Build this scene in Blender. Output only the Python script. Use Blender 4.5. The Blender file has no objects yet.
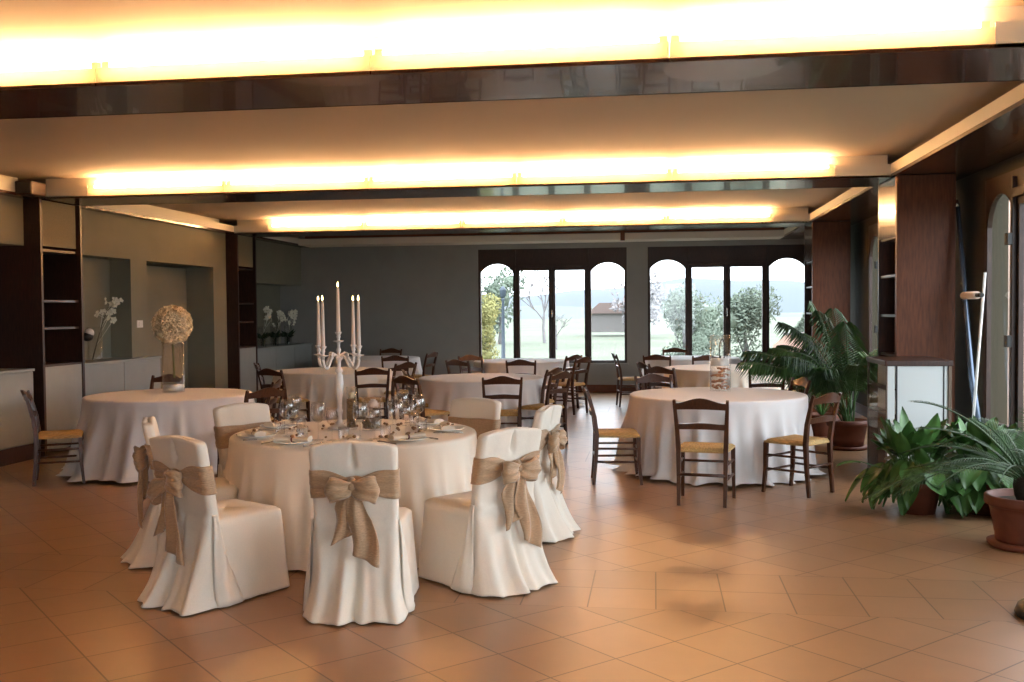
import bpy, bmesh, math, random
from mathutils import Vector, Matrix
PI = math.pi
rnd = random.Random(7)
scn = bpy.context.scene
COL = scn.collection

# ------------------------------------------------------------------ camera
cam_d = bpy.data.cameras.new('camera'); cam = bpy.data.objects.new('camera', cam_d); COL.objects.link(cam)
scn.camera = cam
cam_d.sensor_width = 36.0; cam_d.lens = 1000.0 / 1024.0 * 36.0
cam_d.clip_start = 0.05; cam_d.clip_end = 3000
_yaw, _pit, _rol = math.atan(0.143), -math.atan(0.031), 0.008
_f = Vector((-math.sin(_yaw) * math.cos(_pit), math.cos(_yaw) * math.cos(_pit), math.sin(_pit)))
_r0 = Vector((math.cos(_yaw), math.sin(_yaw), 0)); _u0 = _r0.cross(_f)
_r = _r0 * math.cos(_rol) - _u0 * math.sin(_rol); _u = _r0 * math.sin(_rol) + _u0 * math.cos(_rol)
_m = Matrix((_r, _u, -_f)).transposed().to_4x4(); _m.translation = (0, 0, 1.6)
cam.matrix_world = _m

# ------------------------------------------------------------------ world, light, exposure
SKY = 2.6
w = bpy.data.worlds.new('world'); scn.world = w; w.use_nodes = True
bg = w.node_tree.nodes['Background']; bg.inputs[0].default_value = (0.90, 0.955, 1.0, 1); bg.inputs[1].default_value = SKY
TUBE = 64.0
scn.view_settings.view_transform = 'Standard'; scn.view_settings.look = 'None'
scn.view_settings.gamma = 1.0; scn.view_settings.use_curve_mapping = False
scn.view_settings.exposure = 1.5

def portal(loc, rot, sx, sy):
    l = bpy.data.lights.new('window_portal', 'AREA'); l.shape = 'RECTANGLE'; l.size = sx; l.size_y = sy
    l.cycles.is_portal = True
    o = bpy.data.objects.new('window_portal', l); COL.objects.link(o); o.location = loc; o.rotation_euler = rot
portal((-1.96, 19.45, 1.56), (-PI / 2, 0, 0), 2.9, 2.1)
portal((1.35, 19.45, 1.56), (-PI / 2, 0, 0), 2.95, 2.1)
portal((3.25, 7.77, 1.5), (0, PI / 2, 0), 2.5, 4.2)
portal((3.25, 12.9, 1.5), (0, PI / 2, 0), 2.5, 4.2)
portal((.4, -3.25, 1.6), (PI / 2, 0, 0), 2.6, 2.2)

# ------------------------------------------------------------------ materials
MATS = {}
def mat(name, col, rough=0.6, metal=0.0, noise=0.0, scale=20.0, bump=0.0, bscale=60.0, spec=0.5, coat=0.0, stretch=None, sheen=0.0):
    if name in MATS: return MATS[name]
    m = bpy.data.materials.new(name); m.use_nodes = True; nt = m.node_tree; b = nt.nodes['Principled BSDF']
    b.inputs['Base Color'].default_value = (*col, 1); b.inputs['Roughness'].default_value = rough
    b.inputs['Metallic'].default_value = metal; b.inputs['Specular IOR Level'].default_value = spec
    b.inputs['Coat Weight'].default_value = coat; b.inputs['Sheen Weight'].default_value = sheen
    if noise or bump:
        tc = nt.nodes.new('ShaderNodeTexCoord'); mp = nt.nodes.new('ShaderNodeMapping')
        nt.links.new(tc.outputs['Object'], mp.inputs[0])
        if stretch: mp.inputs['Scale'].default_value = stretch
    if noise:
        n = nt.nodes.new('ShaderNodeTexNoise'); n.inputs['Scale'].default_value = scale; n.inputs['Detail'].default_value = 5
        nt.links.new(mp.outputs[0], n.inputs['Vector'])
        r = nt.nodes.new('ShaderNodeValToRGB')
        r.color_ramp.elements[0].position = .3; r.color_ramp.elements[1].position = .7
        r.color_ramp.elements[0].color = (*[c * (1 - noise) for c in col], 1)
        r.color_ramp.elements[1].color = (*[min(1, c * (1 + noise)) for c in col], 1)
        nt.links.new(n.outputs['Fac'], r.inputs[0]); nt.links.new(r.outputs[0], b.inputs['Base Color'])
    if bump:
        n2 = nt.nodes.new('ShaderNodeTexNoise'); n2.inputs['Scale'].default_value = bscale; n2.inputs['Detail'].default_value = 3
        nt.links.new(mp.outputs[0], n2.inputs['Vector'])
        bp = nt.nodes.new('ShaderNodeBump'); bp.inputs['Strength'].default_value = bump; bp.inputs['Distance'].default_value = .01
        nt.links.new(n2.outputs['Fac'], bp.inputs['Height']); nt.links.new(bp.outputs[0], b.inputs['Normal'])
    MATS[name] = m; return m

def emis(name, col, s):
    m = bpy.data.materials.new(name); m.use_nodes = True; nt = m.node_tree; nt.nodes.clear()
    e = nt.nodes.new('ShaderNodeEmission'); e.inputs[0].default_value = (*col, 1); e.inputs[1].default_value = s
    o = nt.nodes.new('ShaderNodeOutputMaterial'); nt.links.new(e.outputs[0], o.inputs[0]); return m

def thin_glass(name, tint=(1, 1, 1), base=0.04, rim=0.55, blend=0.25):
    m = bpy.data.materials.new(name); m.use_nodes = True; nt = m.node_tree; nt.nodes.clear()
    t = nt.nodes.new('ShaderNodeBsdfTransparent'); t.inputs[0].default_value = (*tint, 1)
    g = nt.nodes.new('ShaderNodeBsdfGlossy'); g.inputs['Roughness'].default_value = 0.03
    lw = nt.nodes.new('ShaderNodeLayerWeight'); lw.inputs[0].default_value = blend
    mr = nt.nodes.new('ShaderNodeMapRange'); mr.inputs['To Min'].default_value = base; mr.inputs['To Max'].default_value = rim
    nt.links.new(lw.outputs['Facing'], mr.inputs['Value'])
    mx = nt.nodes.new('ShaderNodeMixShader'); nt.links.new(mr.outputs[0], mx.inputs[0])
    nt.links.new(t.outputs[0], mx.inputs[1]); nt.links.new(g.outputs[0], mx.inputs[2])
    o = nt.nodes.new('ShaderNodeOutputMaterial'); nt.links.new(mx.outputs[0], o.inputs[0]); return m

def opal(name, col):
    m = bpy.data.materials.new(name); m.use_nodes = True; nt = m.node_tree; nt.nodes.clear()
    d = nt.nodes.new('ShaderNodeBsdfDiffuse'); d.inputs[0].default_value = (*col, 1)
    t = nt.nodes.new('ShaderNodeBsdfTranslucent'); t.inputs[0].default_value = (*col, 1)
    mx = nt.nodes.new('ShaderNodeMixShader'); mx.inputs[0].default_value = .5
    nt.links.new(d.outputs[0], mx.inputs[1]); nt.links.new(t.outputs[0], mx.inputs[2])
    o = nt.nodes.new('ShaderNodeOutputMaterial'); nt.links.new(mx.outputs[0], o.inputs[0]); return m

def floor_mat():
    m = bpy.data.materials.new('terracotta_tiles'); m.use_nodes = True; nt = m.node_tree; b = nt.nodes['Principled BSDF']; L = nt.links
    geo = nt.nodes.new('ShaderNodeNewGeometry')
    def brick(rot, loc, wdt, hgt):
        mp = nt.nodes.new('ShaderNodeMapping'); mp.vector_type = 'POINT'
        mp.inputs['Rotation'].default_value = (0, 0, rot); mp.inputs['Location'].default_value = (*loc, 0)
        L.new(geo.outputs['Position'], mp.inputs[0])
        br = nt.nodes.new('ShaderNodeTexBrick'); br.offset = 0; br.squash = 1
        br.inputs['Scale'].default_value = 1; br.inputs['Mortar Size'].default_value = .0045; br.inputs['Mortar Smooth'].default_value = .2
        br.inputs['Brick Width'].default_value = wdt; br.inputs['Row Height'].default_value = hgt; br.inputs['Bias'].default_value = 0
        br.inputs['Color1'].default_value = (.292, .163, .081, 1); br.inputs['Color2'].default_value = (.333, .188, .097, 1)
        br.inputs['Mortar'].default_value = (.11, .055, .025, 1)
        L.new(mp.outputs[0], br.inputs['Vector']); return br
    s = .385; q = math.sqrt(.5)
    # diagonal field: a tile corner at (0.09, 5.37)
    rx = (0.09 * q - 5.37 * q); ry = (0.09 * q + 5.37 * q)
    A = brick(PI / 4, (-(rx % s) + s * 100, -(ry % s) + s * 100), s, s)
    B = brick(0, (-(0.0 % .365) + .365 * 100 + .0, -(5.33 % s) + s * 100), .365, s)
    sep = nt.nodes.new('ShaderNodeSeparateXYZ'); L.new(geo.outputs['Position'], sep.inputs[0])
    def mth(op, a, c=None):
        n = nt.nodes.new('ShaderNodeMath'); n.operation = op
        for i, v in enumerate((a, c)):
            if v is None: continue
            if isinstance(v, (int, float)): n.inputs[i].default_value = v
            else: L.new(v, n.inputs[i])
        return n.outputs[0]
    # band of straight tiles: every 5.15 m below the beams
    yy = mth('MODULO', mth('ADD', sep.outputs['Y'], -5.33 + 51.5), 5.15)
    band = mth('LESS_THAN', yy, .77)
    edge = mth('LESS_THAN', mth('ABSOLUTE', mth('SUBTRACT', yy, .77)), .004)
    edge2 = mth('LESS_THAN', yy, .004)
    mx = nt.nodes.new('ShaderNodeMix'); mx.data_type = 'RGBA'
    L.new(band, mx.inputs['Factor']); L.new(A.outputs['Color'], mx.inputs['A']); L.new(B.outputs['Color'], mx.inputs['B'])
    m2 = nt.nodes.new('ShaderNodeMix'); m2.data_type = 'RGBA'; L.new(mth('MAXIMUM', edge, edge2), m2.inputs['Factor'])
    L.new(mx.outputs['Result'], m2.inputs['A']); m2.inputs['B'].default_value = (.16, .085, .04, 1)
    n = nt.nodes.new('ShaderNodeTexNoise'); n.inputs['Scale'].default_value = 5; n.inputs['Detail'].default_value = 8
    L.new(geo.outputs['Position'], n.inputs['Vector'])
    mr = nt.nodes.new('ShaderNodeMapRange'); mr.inputs['To Min'].default_value = .88; mr.inputs['To Max'].default_value = 1.12
    L.new(n.outputs['Fac'], mr.inputs['Value'])
    m3 = nt.nodes.new('ShaderNodeMix'); m3.data_type = 'RGBA'; m3.blend_type = 'MULTIPLY'; m3.inputs['Factor'].default_value = 1
    L.new(m2.outputs['Result'], m3.inputs['A']); L.new(mr.outputs[0], m3.inputs['B'])
    L.new(m3.outputs['Result'], b.inputs['Base Color'])
    mr2 = nt.nodes.new('ShaderNodeMapRange'); mr2.inputs['To Min'].default_value = .32; mr2.inputs['To Max'].default_value = .35
    L.new(n.outputs['Fac'], mr2.inputs['Value']); L.new(mr2.outputs[0], b.inputs['Roughness']); b.inputs['Specular IOR Level'].default_value = .65
    bp = nt.nodes.new('ShaderNodeBump'); bp.inputs['Strength'].default_value = .03; bp.inputs['Distance'].default_value = .002
    L.new(n.outputs['Fac'], bp.inputs['Height']); L.new(bp.outputs[0], b.inputs['Normal'])
    return m

M_floor = floor_mat()
M_wallR = mat('wall_paint_dark_olive', (.06, .05, .03), .85, noise=.04, scale=3)
M_ceil = mat('ceiling_paint', (.54, .46, .38), .8)
M_cream = mat('cream_paint', (.80, .74, .62), .6)
M_opal = opal('opal_fascia', (.85, .8, .7))
M_tube = emis('tube_glow', (1.0, .555, .24), TUBE)
M_flame = emis('flame', (1.0, .62, .22), 14)
M_wood = mat('soffit_wood', (.085, .032, .016), .22, noise=.35, scale=8, stretch=(1, 8, 8), coat=.3)
M_panel = mat('column_wood', (0.135, 0.04, 0.014), .5, spec=.3, noise=.25, scale=6, stretch=(8, 8, 1))
M_dark = mat('dark_wood', (.045, .017, .010), .4, noise=.3, scale=8, stretch=(8, 8, 1))
M_frame = mat('window_wood', (0.038, 0.015, 0.008), .45, noise=.25, scale=10, stretch=(6, 6, 1))
M_chair = mat('chair_wood', (.075, .026, .012), .30, noise=.3, scale=12, stretch=(5, 5, 1), coat=.15)
M_rush = mat('rush', (.50, .32, .12), .7, noise=.35, scale=120, stretch=(1, .2, 1), bump=.5, bscale=160)
M_wallL = mat('wall_paint_olive', (0.235, 0.225, 0.165), .85, noise=.04, scale=3)
M_wallF = mat('wall_paint_grey', (0.3, 0.295, 0.27), .85, noise=.04, scale=3)
M_low = mat('low_cabinet_grey', (0.36, 0.38, 0.36), .6, noise=.04, scale=5)
M_beige = mat('beige_panel', (.30, .25, .15), .8, noise=.08, scale=60)
M_cloth = mat('ivory_tablecloth', (0.88, 0.78, 0.65), .85, noise=.03, scale=200, bump=.08, bscale=500, sheen=.2)
M_clothw = mat('white_tablecloth', (.80, .77, .76), .85, noise=.03, scale=200, bump=.08, bscale=500, sheen=.2)
M_cover = mat('ivory_cover', (0.86, 0.79, 0.68), .8, noise=.03, scale=160, bump=.35, bscale=9, sheen=.2)
M_sash = mat('tan_sash', (0.5, 0.32, 0.18), .5, noise=.18, scale=60, stretch=(1, 1, 6), bump=.5, bscale=22, sheen=.4)
M_white = mat('white_lacquer', (.84, .76, .70), .3)
M_wax = mat('candle_wax', (.85, .70, .60), .5)
M_porc = mat('white_porcelain', (.86, .84, .80), .15)
M_nap = mat('ivory_napkin', (.82, .72, .58), .8, bump=.15, bscale=100)
M_steel = mat('steel', (.55, .53, .5), .25, metal=1)
M_bean = mat('coffee_beans', (0.32, 0.2, 0.09), .5, noise=.5, scale=80)
M_nut = mat('nutshell', (.26, .14, .06), .5, noise=.3, scale=90)
M_purple = mat('plum_ribbon', (.14, .04, .05), .5)
M_petal = mat('cream_petals', (0.85, 0.7, 0.46), .7, noise=.12, scale=30)
M_orch = mat('orchid_white', (.75, .73, .60), .6)
M_stem = mat('dark_stem', (.05, .05, .02), .6)
M_leafd = mat('dark_leaf', (.02, .035, .015), .5)
M_glass = thin_glass('clear_glass', base=.06, rim=.42, blend=.3)
M_vase = thin_glass('vase_glass', base=.02, rim=.38, blend=.3)
M_pane = thin_glass('window_glass', tint=(.97, .985, 1), base=.03, rim=.3, blend=.1)
M_water = mat('vase_filler', (.85, .80, .72), .3)
M_gift = mat('dried_peel', (.50, .20, .07), .6, noise=.4, scale=40)
M_terra = mat('terracotta', (0.15, 0.042, 0.02), .6, noise=.15, scale=12)
M_soil = mat('soil', (.03, .02, .012), .95, bump=.6, bscale=60)
M_palm = mat('palm_green', (0.06, 0.14, 0.035), .42, noise=.45, scale=6)
M_palmd = mat('palm_deep', (0.03, 0.075, 0.02), .55, noise=.4, scale=6)
M_leaf = mat('leaf_green', (.06, .15, .035), .35, noise=.35, scale=10)
M_rachis = mat('rachis_green', (.16, .18, .05), .5)
M_cab = mat('cabinet_white', (.62, .66, .66), .35)
M_alu = mat('bronze_edge', (.13, .09, .065), .35, metal=.6)
M_black = mat('black_plastic', (.012, .011, .011), .45)
M_bluetube = mat('blue_grey_metal', (.10, .13, .18), .25, metal=.7)
M_whitepole = mat('white_pole', (.75, .74, .72), .35)
M_darkglass = mat('dark_glass', (.02, .02, .018), .08)
M_grass = mat('meadow', (0.088, 0.105, 0.066), .95, noise=.2, scale=.15)
M_hill = mat('far_hills', (0.082, 0.1, 0.118), 1.0, noise=.05, scale=.01)  # aerial haze is put into this blue-grey base colour
M_hilln = mat('near_hills', (0.085, 0.102, 0.1), 1.0, noise=.12, scale=.03)  # bluish tint stands in for haze over the nearer ridge
M_bush = mat('bush_green', (0.115, 0.145, 0.11), .9, noise=.25, scale=1.5)  # lightened towards the meadow, hazy veil painted into the green
M_yell = mat('bush_yellow', (0.27, 0.26, 0.1), .9, noise=.2, scale=1.5)
M_bark = mat('hazy_bark', (0.19, 0.18, 0.185), .9)  # paler than bare bark, outdoor haze mixed into the colour
M_house = mat('house_wall', (0.15, 0.14, 0.135), .9)
M_roof = mat('house_roof', (0.15, 0.11, 0.1), .9)
M_ext = mat('beige_plaster', (0.5, 0.34, 0.27), .9)
M_lamp = mat('lamp_post', (0.05, 0.07, 0.095), .5)

# ------------------------------------------------------------------ mesh helper
class MB:
    def __init__(s): s.v = []; s.f = []; s.sm = []
    def add(s, vs, fs, smooth=False, M=None):
        o = len(s.v)
        s.v += [tuple(M @ Vector(p)) for p in vs] if M is not None else [tuple(p) for p in vs]
        s.f += [tuple(i + o for i in f) for f in fs]; s.sm += [smooth] * len(fs); return s
    def box(s, x0, x1, y0, y1, z0, z1, b=0.0, M=None):
        if b > 0:
            b = min(b, (x1 - x0) * .45, (y1 - y0) * .45, (z1 - z0) * .45)
            bm = bmesh.new(); bmesh.ops.create_cube(bm, size=1)
            for v in bm.verts:
                v.co = Vector(((x0 + x1) / 2 + v.co.x * (x1 - x0), (y0 + y1) / 2 + v.co.y * (y1 - y0), (z0 + z1) / 2 + v.co.z * (z1 - z0)))
            bmesh.ops.bevel(bm, geom=bm.edges[:], offset=b, segments=2, affect='EDGES', profile=.5)
            bm.verts.index_update()
            s.add([v.co.copy() for v in bm.verts], [[v.index for v in f.verts] for f in bm.faces], False, M); bm.free(); return s
        vs = [(x, y, z) for z in (z0, z1) for y in (y0, y1) for x in (x0, x1)]
        return s.add(vs, [(0, 2, 3, 1), (4, 5, 7, 6), (0, 1, 5, 4), (2, 6, 7, 3), (0, 4, 6, 2), (1, 3, 7, 5)], False, M)
    def grid(s, P, closed_u=False, closed_v=False, smooth=True, M=None):
        n = len(P); m = len(P[0]); vs = [p for r in P for p in r]; fs = []
        for i in range(n - (0 if closed_v else 1)):
            for j in range(m - (0 if closed_u else 1)):
                a = i * m + j; b_ = i * m + (j + 1) % m; i2 = (i + 1) % n
                fs.append((a, b_, i2 * m + (j + 1) % m, i2 * m + j))
        return s.add(vs, fs, smooth, M)
    def lathe(s, prof, n=24, M=None, cap0=False, cap1=False):
        P = [[(r * math.cos(2 * PI * j / n), r * math.sin(2 * PI * j / n), z) for j in range(n)] for r, z in prof]
        o = len(s.v); s.grid(P, closed_u=True, M=M); m = len(prof)
        if cap0: s.f.append(tuple(o + j for j in reversed(range(n)))); s.sm.append(False)
        if cap1: s.f.append(tuple(o + (m - 1) * n + j for j in range(n))); s.sm.append(False)
        return s
    def tube(s, path, rad, n=8, cap=True, flat=1.0, smooth=True, M=None, up=None):
        path = [Vector(p) for p in path]; R = rad if isinstance(rad, (list, tuple)) else [rad] * len(path)
        P = []; prev = Vector(up) if up else None
        for i, p in enumerate(path):
            t = (path[min(i + 1, len(path) - 1)] - path[max(i - 1, 0)]).normalized()
            a = prev if prev is not None else (Vector((0, 0, 1)) if abs(t.z) < .9 else Vector((1, 0, 0)))
            nx = (a - t * a.dot(t)).normalized(); ny = t.cross(nx); prev = nx
            off = PI / 4 if n == 4 else 0
            P.append([p + nx * (R[i] * math.cos(off + 2 * PI * j / n)) + ny * (R[i] * flat * math.sin(off + 2 * PI * j / n)) for j in range(n)])
        o = len(s.v); s.grid(P, closed_u=True, smooth=smooth, M=M)
        if cap:
            s.f.append(tuple(o + j for j in reversed(range(n)))); s.sm.append(False)
            s.f.append(tuple(o + (len(P) - 1) * n + j for j in range(n))); s.sm.append(False)
        return s
    def sphere(s, c, r, n=10, m=7, sc=(1, 1, 1), M=None):
        P = []
        for i in range(m + 1):
            a = PI * i / m
            P.append([(c[0] + r * sc[0] * math.sin(a) * math.cos(2 * PI * j / n), c[1] + r * sc[1] * math.sin(a) * math.sin(2 * PI * j / n), c[2] + r * sc[2] * math.cos(a)) for j in range(n)])
        return s.grid(P, closed_u=True, M=M)
    def poly(s, pts, y0, y1, axis='y'):
        n = len(pts)
        if axis == 'y': vs = [(x, y0, z) for x, z in pts] + [(x, y1, z) for x, z in pts]
        elif axis == 'x': vs = [(y0, x, z) for x, z in pts] + [(y1, x, z) for x, z in pts]
        else: vs = [(x, z, y0) for x, z in pts] + [(x, z, y1) for x, z in pts]
        return s.add(vs, [tuple(range(n)), tuple(reversed(range(n, 2 * n)))] + [(i, i + n, (i + 1) % n + n, (i + 1) % n) for i in range(n)])
    def build(s, name, m, parent=None, solid=0.0, loc=None):
        me = bpy.data.meshes.new(name); me.from_pydata(s.v, [], s.f); me.polygons.foreach_set('use_smooth', s.sm)
        me.validate()
        bm = bmesh.new(); bm.from_mesh(me); bmesh.ops.recalc_face_normals(bm, faces=bm.faces[:]); bm.to_mesh(me); bm.free()
        if m: me.materials.append(m)
        o = bpy.data.objects.new(name, me); COL.objects.link(o)
        if parent: o.parent = parent
        if loc: o.location = loc
        if solid:
            md = o.modifiers.new('thickness', 'SOLIDIFY'); md.thickness = solid; md.offset = 0
        return o

def tag(o, label=None, cat=None, group=None, kind=None):
    if label: o['label'] = label
    if cat: o['category'] = cat
    if group: o['group'] = group
    if kind: o['kind'] = kind
    return o
def thing(name, loc, rz, label, cat, group=None):
    o = bpy.data.objects.new(name, None); COL.objects.link(o); o.location = loc; o.rotation_euler = (0, 0, rz)
    o.empty_display_size = .1
    return tag(o, label, cat, group)
KIDS = {}
def copy_tree(o, parent=None):
    c = o.copy(); COL.objects.link(c)
    if parent: c.parent = parent
    for ch in KIDS.get(o.name) or list(o.children): copy_tree(ch, c)
    return c
def place(o, loc, rz=0, label=None, group=None):
    o.location = loc; o.rotation_euler = (0, 0, rz)
    if label: o['label'] = label
    if group: o['group'] = group
    return o
def struct(name, mb, m, **k): return tag(mb.build(name, m, **k), kind='structure')
def bz(p0, p1, p2, p3, n=10):
    out = []
    for i in range(n + 1):
        t = i / n; a = (1 - t) ** 3; b = 3 * t * (1 - t) ** 2; c = 3 * t * t * (1 - t); d = t ** 3
        out.append(Vector(p0) * a + Vector(p1) * b + Vector(p2) * c + Vector(p3) * d)
    return out

# ------------------------------------------------------------------ room shell
S, ZC = 2.88, 3.12          # soffit and tray ceiling heights
XL, XR = -6.8, 2.31         # tray edges
YB = (0.05, 5.30, 10.35, 15.58); BW = .78; YF = 19.25
WXL, WXR, YK = -7.75, 3.05, -3.0
struct('floor', MB().box(WXL - .2, WXR + .2, YK, YF + .2, -.12, 0), M_floor)
struct('ceiling', MB().box(WXL - .2, WXR + .3, YK, YF + .3, ZC, ZC + .15), M_ceil)
mb = MB(); mb.box(WXL - .2, -.9, YK - .2, YK, 0, ZC).box(1.7, WXR + .2, YK - .2, YK, 0, ZC).box(-.9, 1.7, YK - .2, YK, 0, .5).box(-.9, 1.7, YK - .2, YK, 2.7, ZC)
struct('wall_back', mb, M_wallL)
mb = MB()
for x in (-.9, .37, 1.64): mb.box(x, x + .06, YK - .12, YK - .04, .5, 2.7, b=.006)
mb.box(-.9, 1.7, YK - .12, YK - .04, .5, .57, b=.006).box(-.9, 1.7, YK - .12, YK - .04, 2.63, 2.7, b=.006)
root = struct('window_6', mb, M_frame)
for x in (-.84, .43): MB().box(x, x + 1.2, YK - .082, YK - .078, .57, 2.63).build('glass_pane', M_pane, root)
# soffit frame: side strips and beams, glossy dark wood
mb = MB()
mb.box(XR, WXR + .02, YK, YF, S, S + .03); mb.box(WXL, XL, YK, YF, S, S + .03)
struct('trim_1', mb, M_wood)
for i, y in enumerate(YB):
    mb = MB(); mb.box(XL, XR, y + .0, y + BW, S, S + .022); mb.box(XL, XR, y + BW - .02, y + BW, S, ZC)
    struct('trim_%d' % (2 + i), mb, M_wood)
    struct('trim_%d' % (12 + i), MB().box(XL, XR, y + .13, y + .15, S + .022, ZC), M_cream)   # back board of the light trough
ends = [YK] + list(YB) + [YF]
for k in range(5):
    a = ends[k] + (BW if 0 < k else 0); b = ends[k + 1]
    mb = MB(); mb.box(XR - .0, XR + .02, a, b, S + .03, S + .13); mb.box(XR + .25, XR + .27, a, b, S + .03, ZC)
    mb.box(XL - .02, XL, a, b, S + .03, S + .13); mb.box(XL - .27, XL - .25, a, b, S + .03, ZC)
    struct('trim_%d' % (20 + k), mb, M_cream)
# last tray: unlit upstand with a brown batten
struct('trim_30', MB().box(XL, XR, 18.55, 18.57, S, S + .12).box(XL, XR, 18.57, YF, S, S + .02), M_cream)
struct('trim_31', MB().box(XL + .15, XR, 18.50, 18.545, S + .125, S + .165, b=.004).box(-.62, -.54, 18.5, 18.54, S - .02, S + .125), M_panel)

# cove lights: opal fascia panel and fluorescent tube, 1.6 m pitch
def make_cove():
    t = thing('cove_light', (0, 0, 0), 0, '', 'light')
    MB().box(-.797, .797, 0, .012, S + .002, S + .105).build('opal_fascia', M_opal, t)
    mb = MB(); mb.tube([(-.74, .062, S + .125), (.74, .062, S + .125)], .017, n=8)
    mb.build('fluorescent_tube', M_tube, t)
    for a, b in ((-.79, -.745), (.745, .79)): MB().box(a, b, .045, .08, S + .03, S + .15, b=.004).build('tube_holder', M_cream, t)
    return t
cove0 = make_cove(); first = True
x0s = {0: -6.0, 1: -6.32, 2: -6.96 + 1.6, 3: -6.96 + 1.6}
words = {0: 'warm cove light of the unseen beam behind the viewer', 1: 'warm glowing cove light on the nearest ceiling beam', 2: 'warm glowing cove light on the middle ceiling beam', 3: 'warm glowing cove light on the farthest lit ceiling beam'}
ordn = ['first', 'second', 'third', 'fourth', 'fifth', 'sixth']
beam_x = {0: [-.72 + 1.6 * i for i in range(2)], 1: [-5.52 + 1.6 * i for i in range(5)], 2: [-5.42 + 1.6 * i for i in range(5)], 3: [-5.42 + 1.6 * i for i in range(5)]}
for i, y in enumerate(YB):
    for j, x in enumerate(beam_x[i]):
        o = cove0 if first else copy_tree(cove0); first = False
        place(o, (x, y, 0), 0, words[i] + ', %s from the left' % ordn[j], 'cove lights on ' + ['beam behind', 'the nearest beam', 'the middle beam', 'the farthest beam'][i])
    # cream filler boards at the unlit ends of each fascia
    xs = beam_x[i]; mb = MB(); mb.box(XL, xs[0] - .8, y, y + .012, S + .002, S + .13); mb.box(xs[-1] + .8, XR, y, y + .012, S + .002, S + .13)
    struct('trim_%d' % (40 + i), mb, M_cream)

# ---- left wall
mb = MB()
XW = -6.95
def wallx(mb, y0, y1, z0, z1, x0=WXL, x1=XW): mb.box(x0, x1, y0, y1, z0, z1)
wallx(mb, YK, 4.6, 0, S)                       # near part, out of frame
wallx(mb, 4.6, 10.3, 2.36, S)                  # panel above the dark niche
wallx(mb, 11.1, 15.6, 2.32, S)
wallx(mb, 12.56, 12.99, 1.0, 2.32)
wallx(mb, 15.1, 15.6, 0, 2.32)
wallx(mb, 16.35, YF, 2.12, S, x1=-7.0)
wallx(mb, 16.36, YF, 0, .95, x1=-7.42)
wallx(mb, 11.1, 12.56, 1.0, 2.32, x1=-7.25)
mb.box(WXL - .2, WXL, YK, YF, 0, ZC)
mb.box(WXL - .0, -7.45, 16.35, YF, .95, 2.12)
mb.box(WXL, -7.42, 4.6, 15.6, 0, .98)
struct('wall_left', mb, M_wallL)
mb = MB()                                       # back of the first niche is dark wood
mb.box(-7.45, -7.4, 4.6, 10.3, .98, 2.36); mb.box(WXL, XW, 4.55, 4.6, .98, 2.36)
struct('trim_50', mb, M_dark)
def low_cabinet(y0, y1, x0, x1, z, label, nd, toe=True):
    t = thing('low_cabinet', (x1, (y0 + y1) / 2, 0), 0, label, 'cabinet', None)
    a = (y0 - y1) / 2; b = -a
    MB().box(x0 - x1, -.02, a, b, .17, z - .03).build('body', M_low, t)
    MB().box(x0 - x1, .02, a, b, z - .03, z, b=.004).build('worktop', M_low, t)
    MB().box(x0 - x1, -.0, a, b, 0, .17).build('plinth', M_dark, t)
    for k in range(nd):
        p = a + (b - a) * k / nd; q = a + (b - a) * (k + 1) / nd
        MB().box(-.02, 0, p + .006, q - .006, .18, z - .035, b=.003).build('door', M_low, t)
    return t
low_cabinet(4.6, 10.16, -7.4, -6.79, 1.0, 'long grey low cabinet along the left wall, under the dark niche', 5)
low_cabinet(11.12, 13.05, -7.4, -6.80, 1.0, 'grey low cabinet under the niche with the single orchid', 2)
low_cabinet(16.37, YF - .02, -7.4, -6.80, .97, 'grey low cabinet carrying the orchid vases near the far corner', 3)
# recessed service door
struct('door_1', MB().box(-7.44, -7.40, 13.1, 15.09, 0, 2.3, b=.004), M_wallL)
o = MB().box(-.03, 0, -.012, .012, -.06, .06, b=.004).tube([(0, 0, .02), (.05, 0, .02), (.05, .1, .02)], .009).build('door_handle', M_black)
o.parent = bpy.data.objects['door_1']; o.location = (-7.37, 13.35, 1.05)
t = thing('light_switch', (XW, 12.77, 1.45), 0, 'small white light switch on the wall right of the single orchid', 'switch')
MB().box(0, .012, -.075, .075, -.05, .05, b=.004).build('plate', M_porc, t); MB().box(.012, .02, -.03, .03, -.03, .03, b=.004).build('rocker', M_porc, t)

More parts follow.
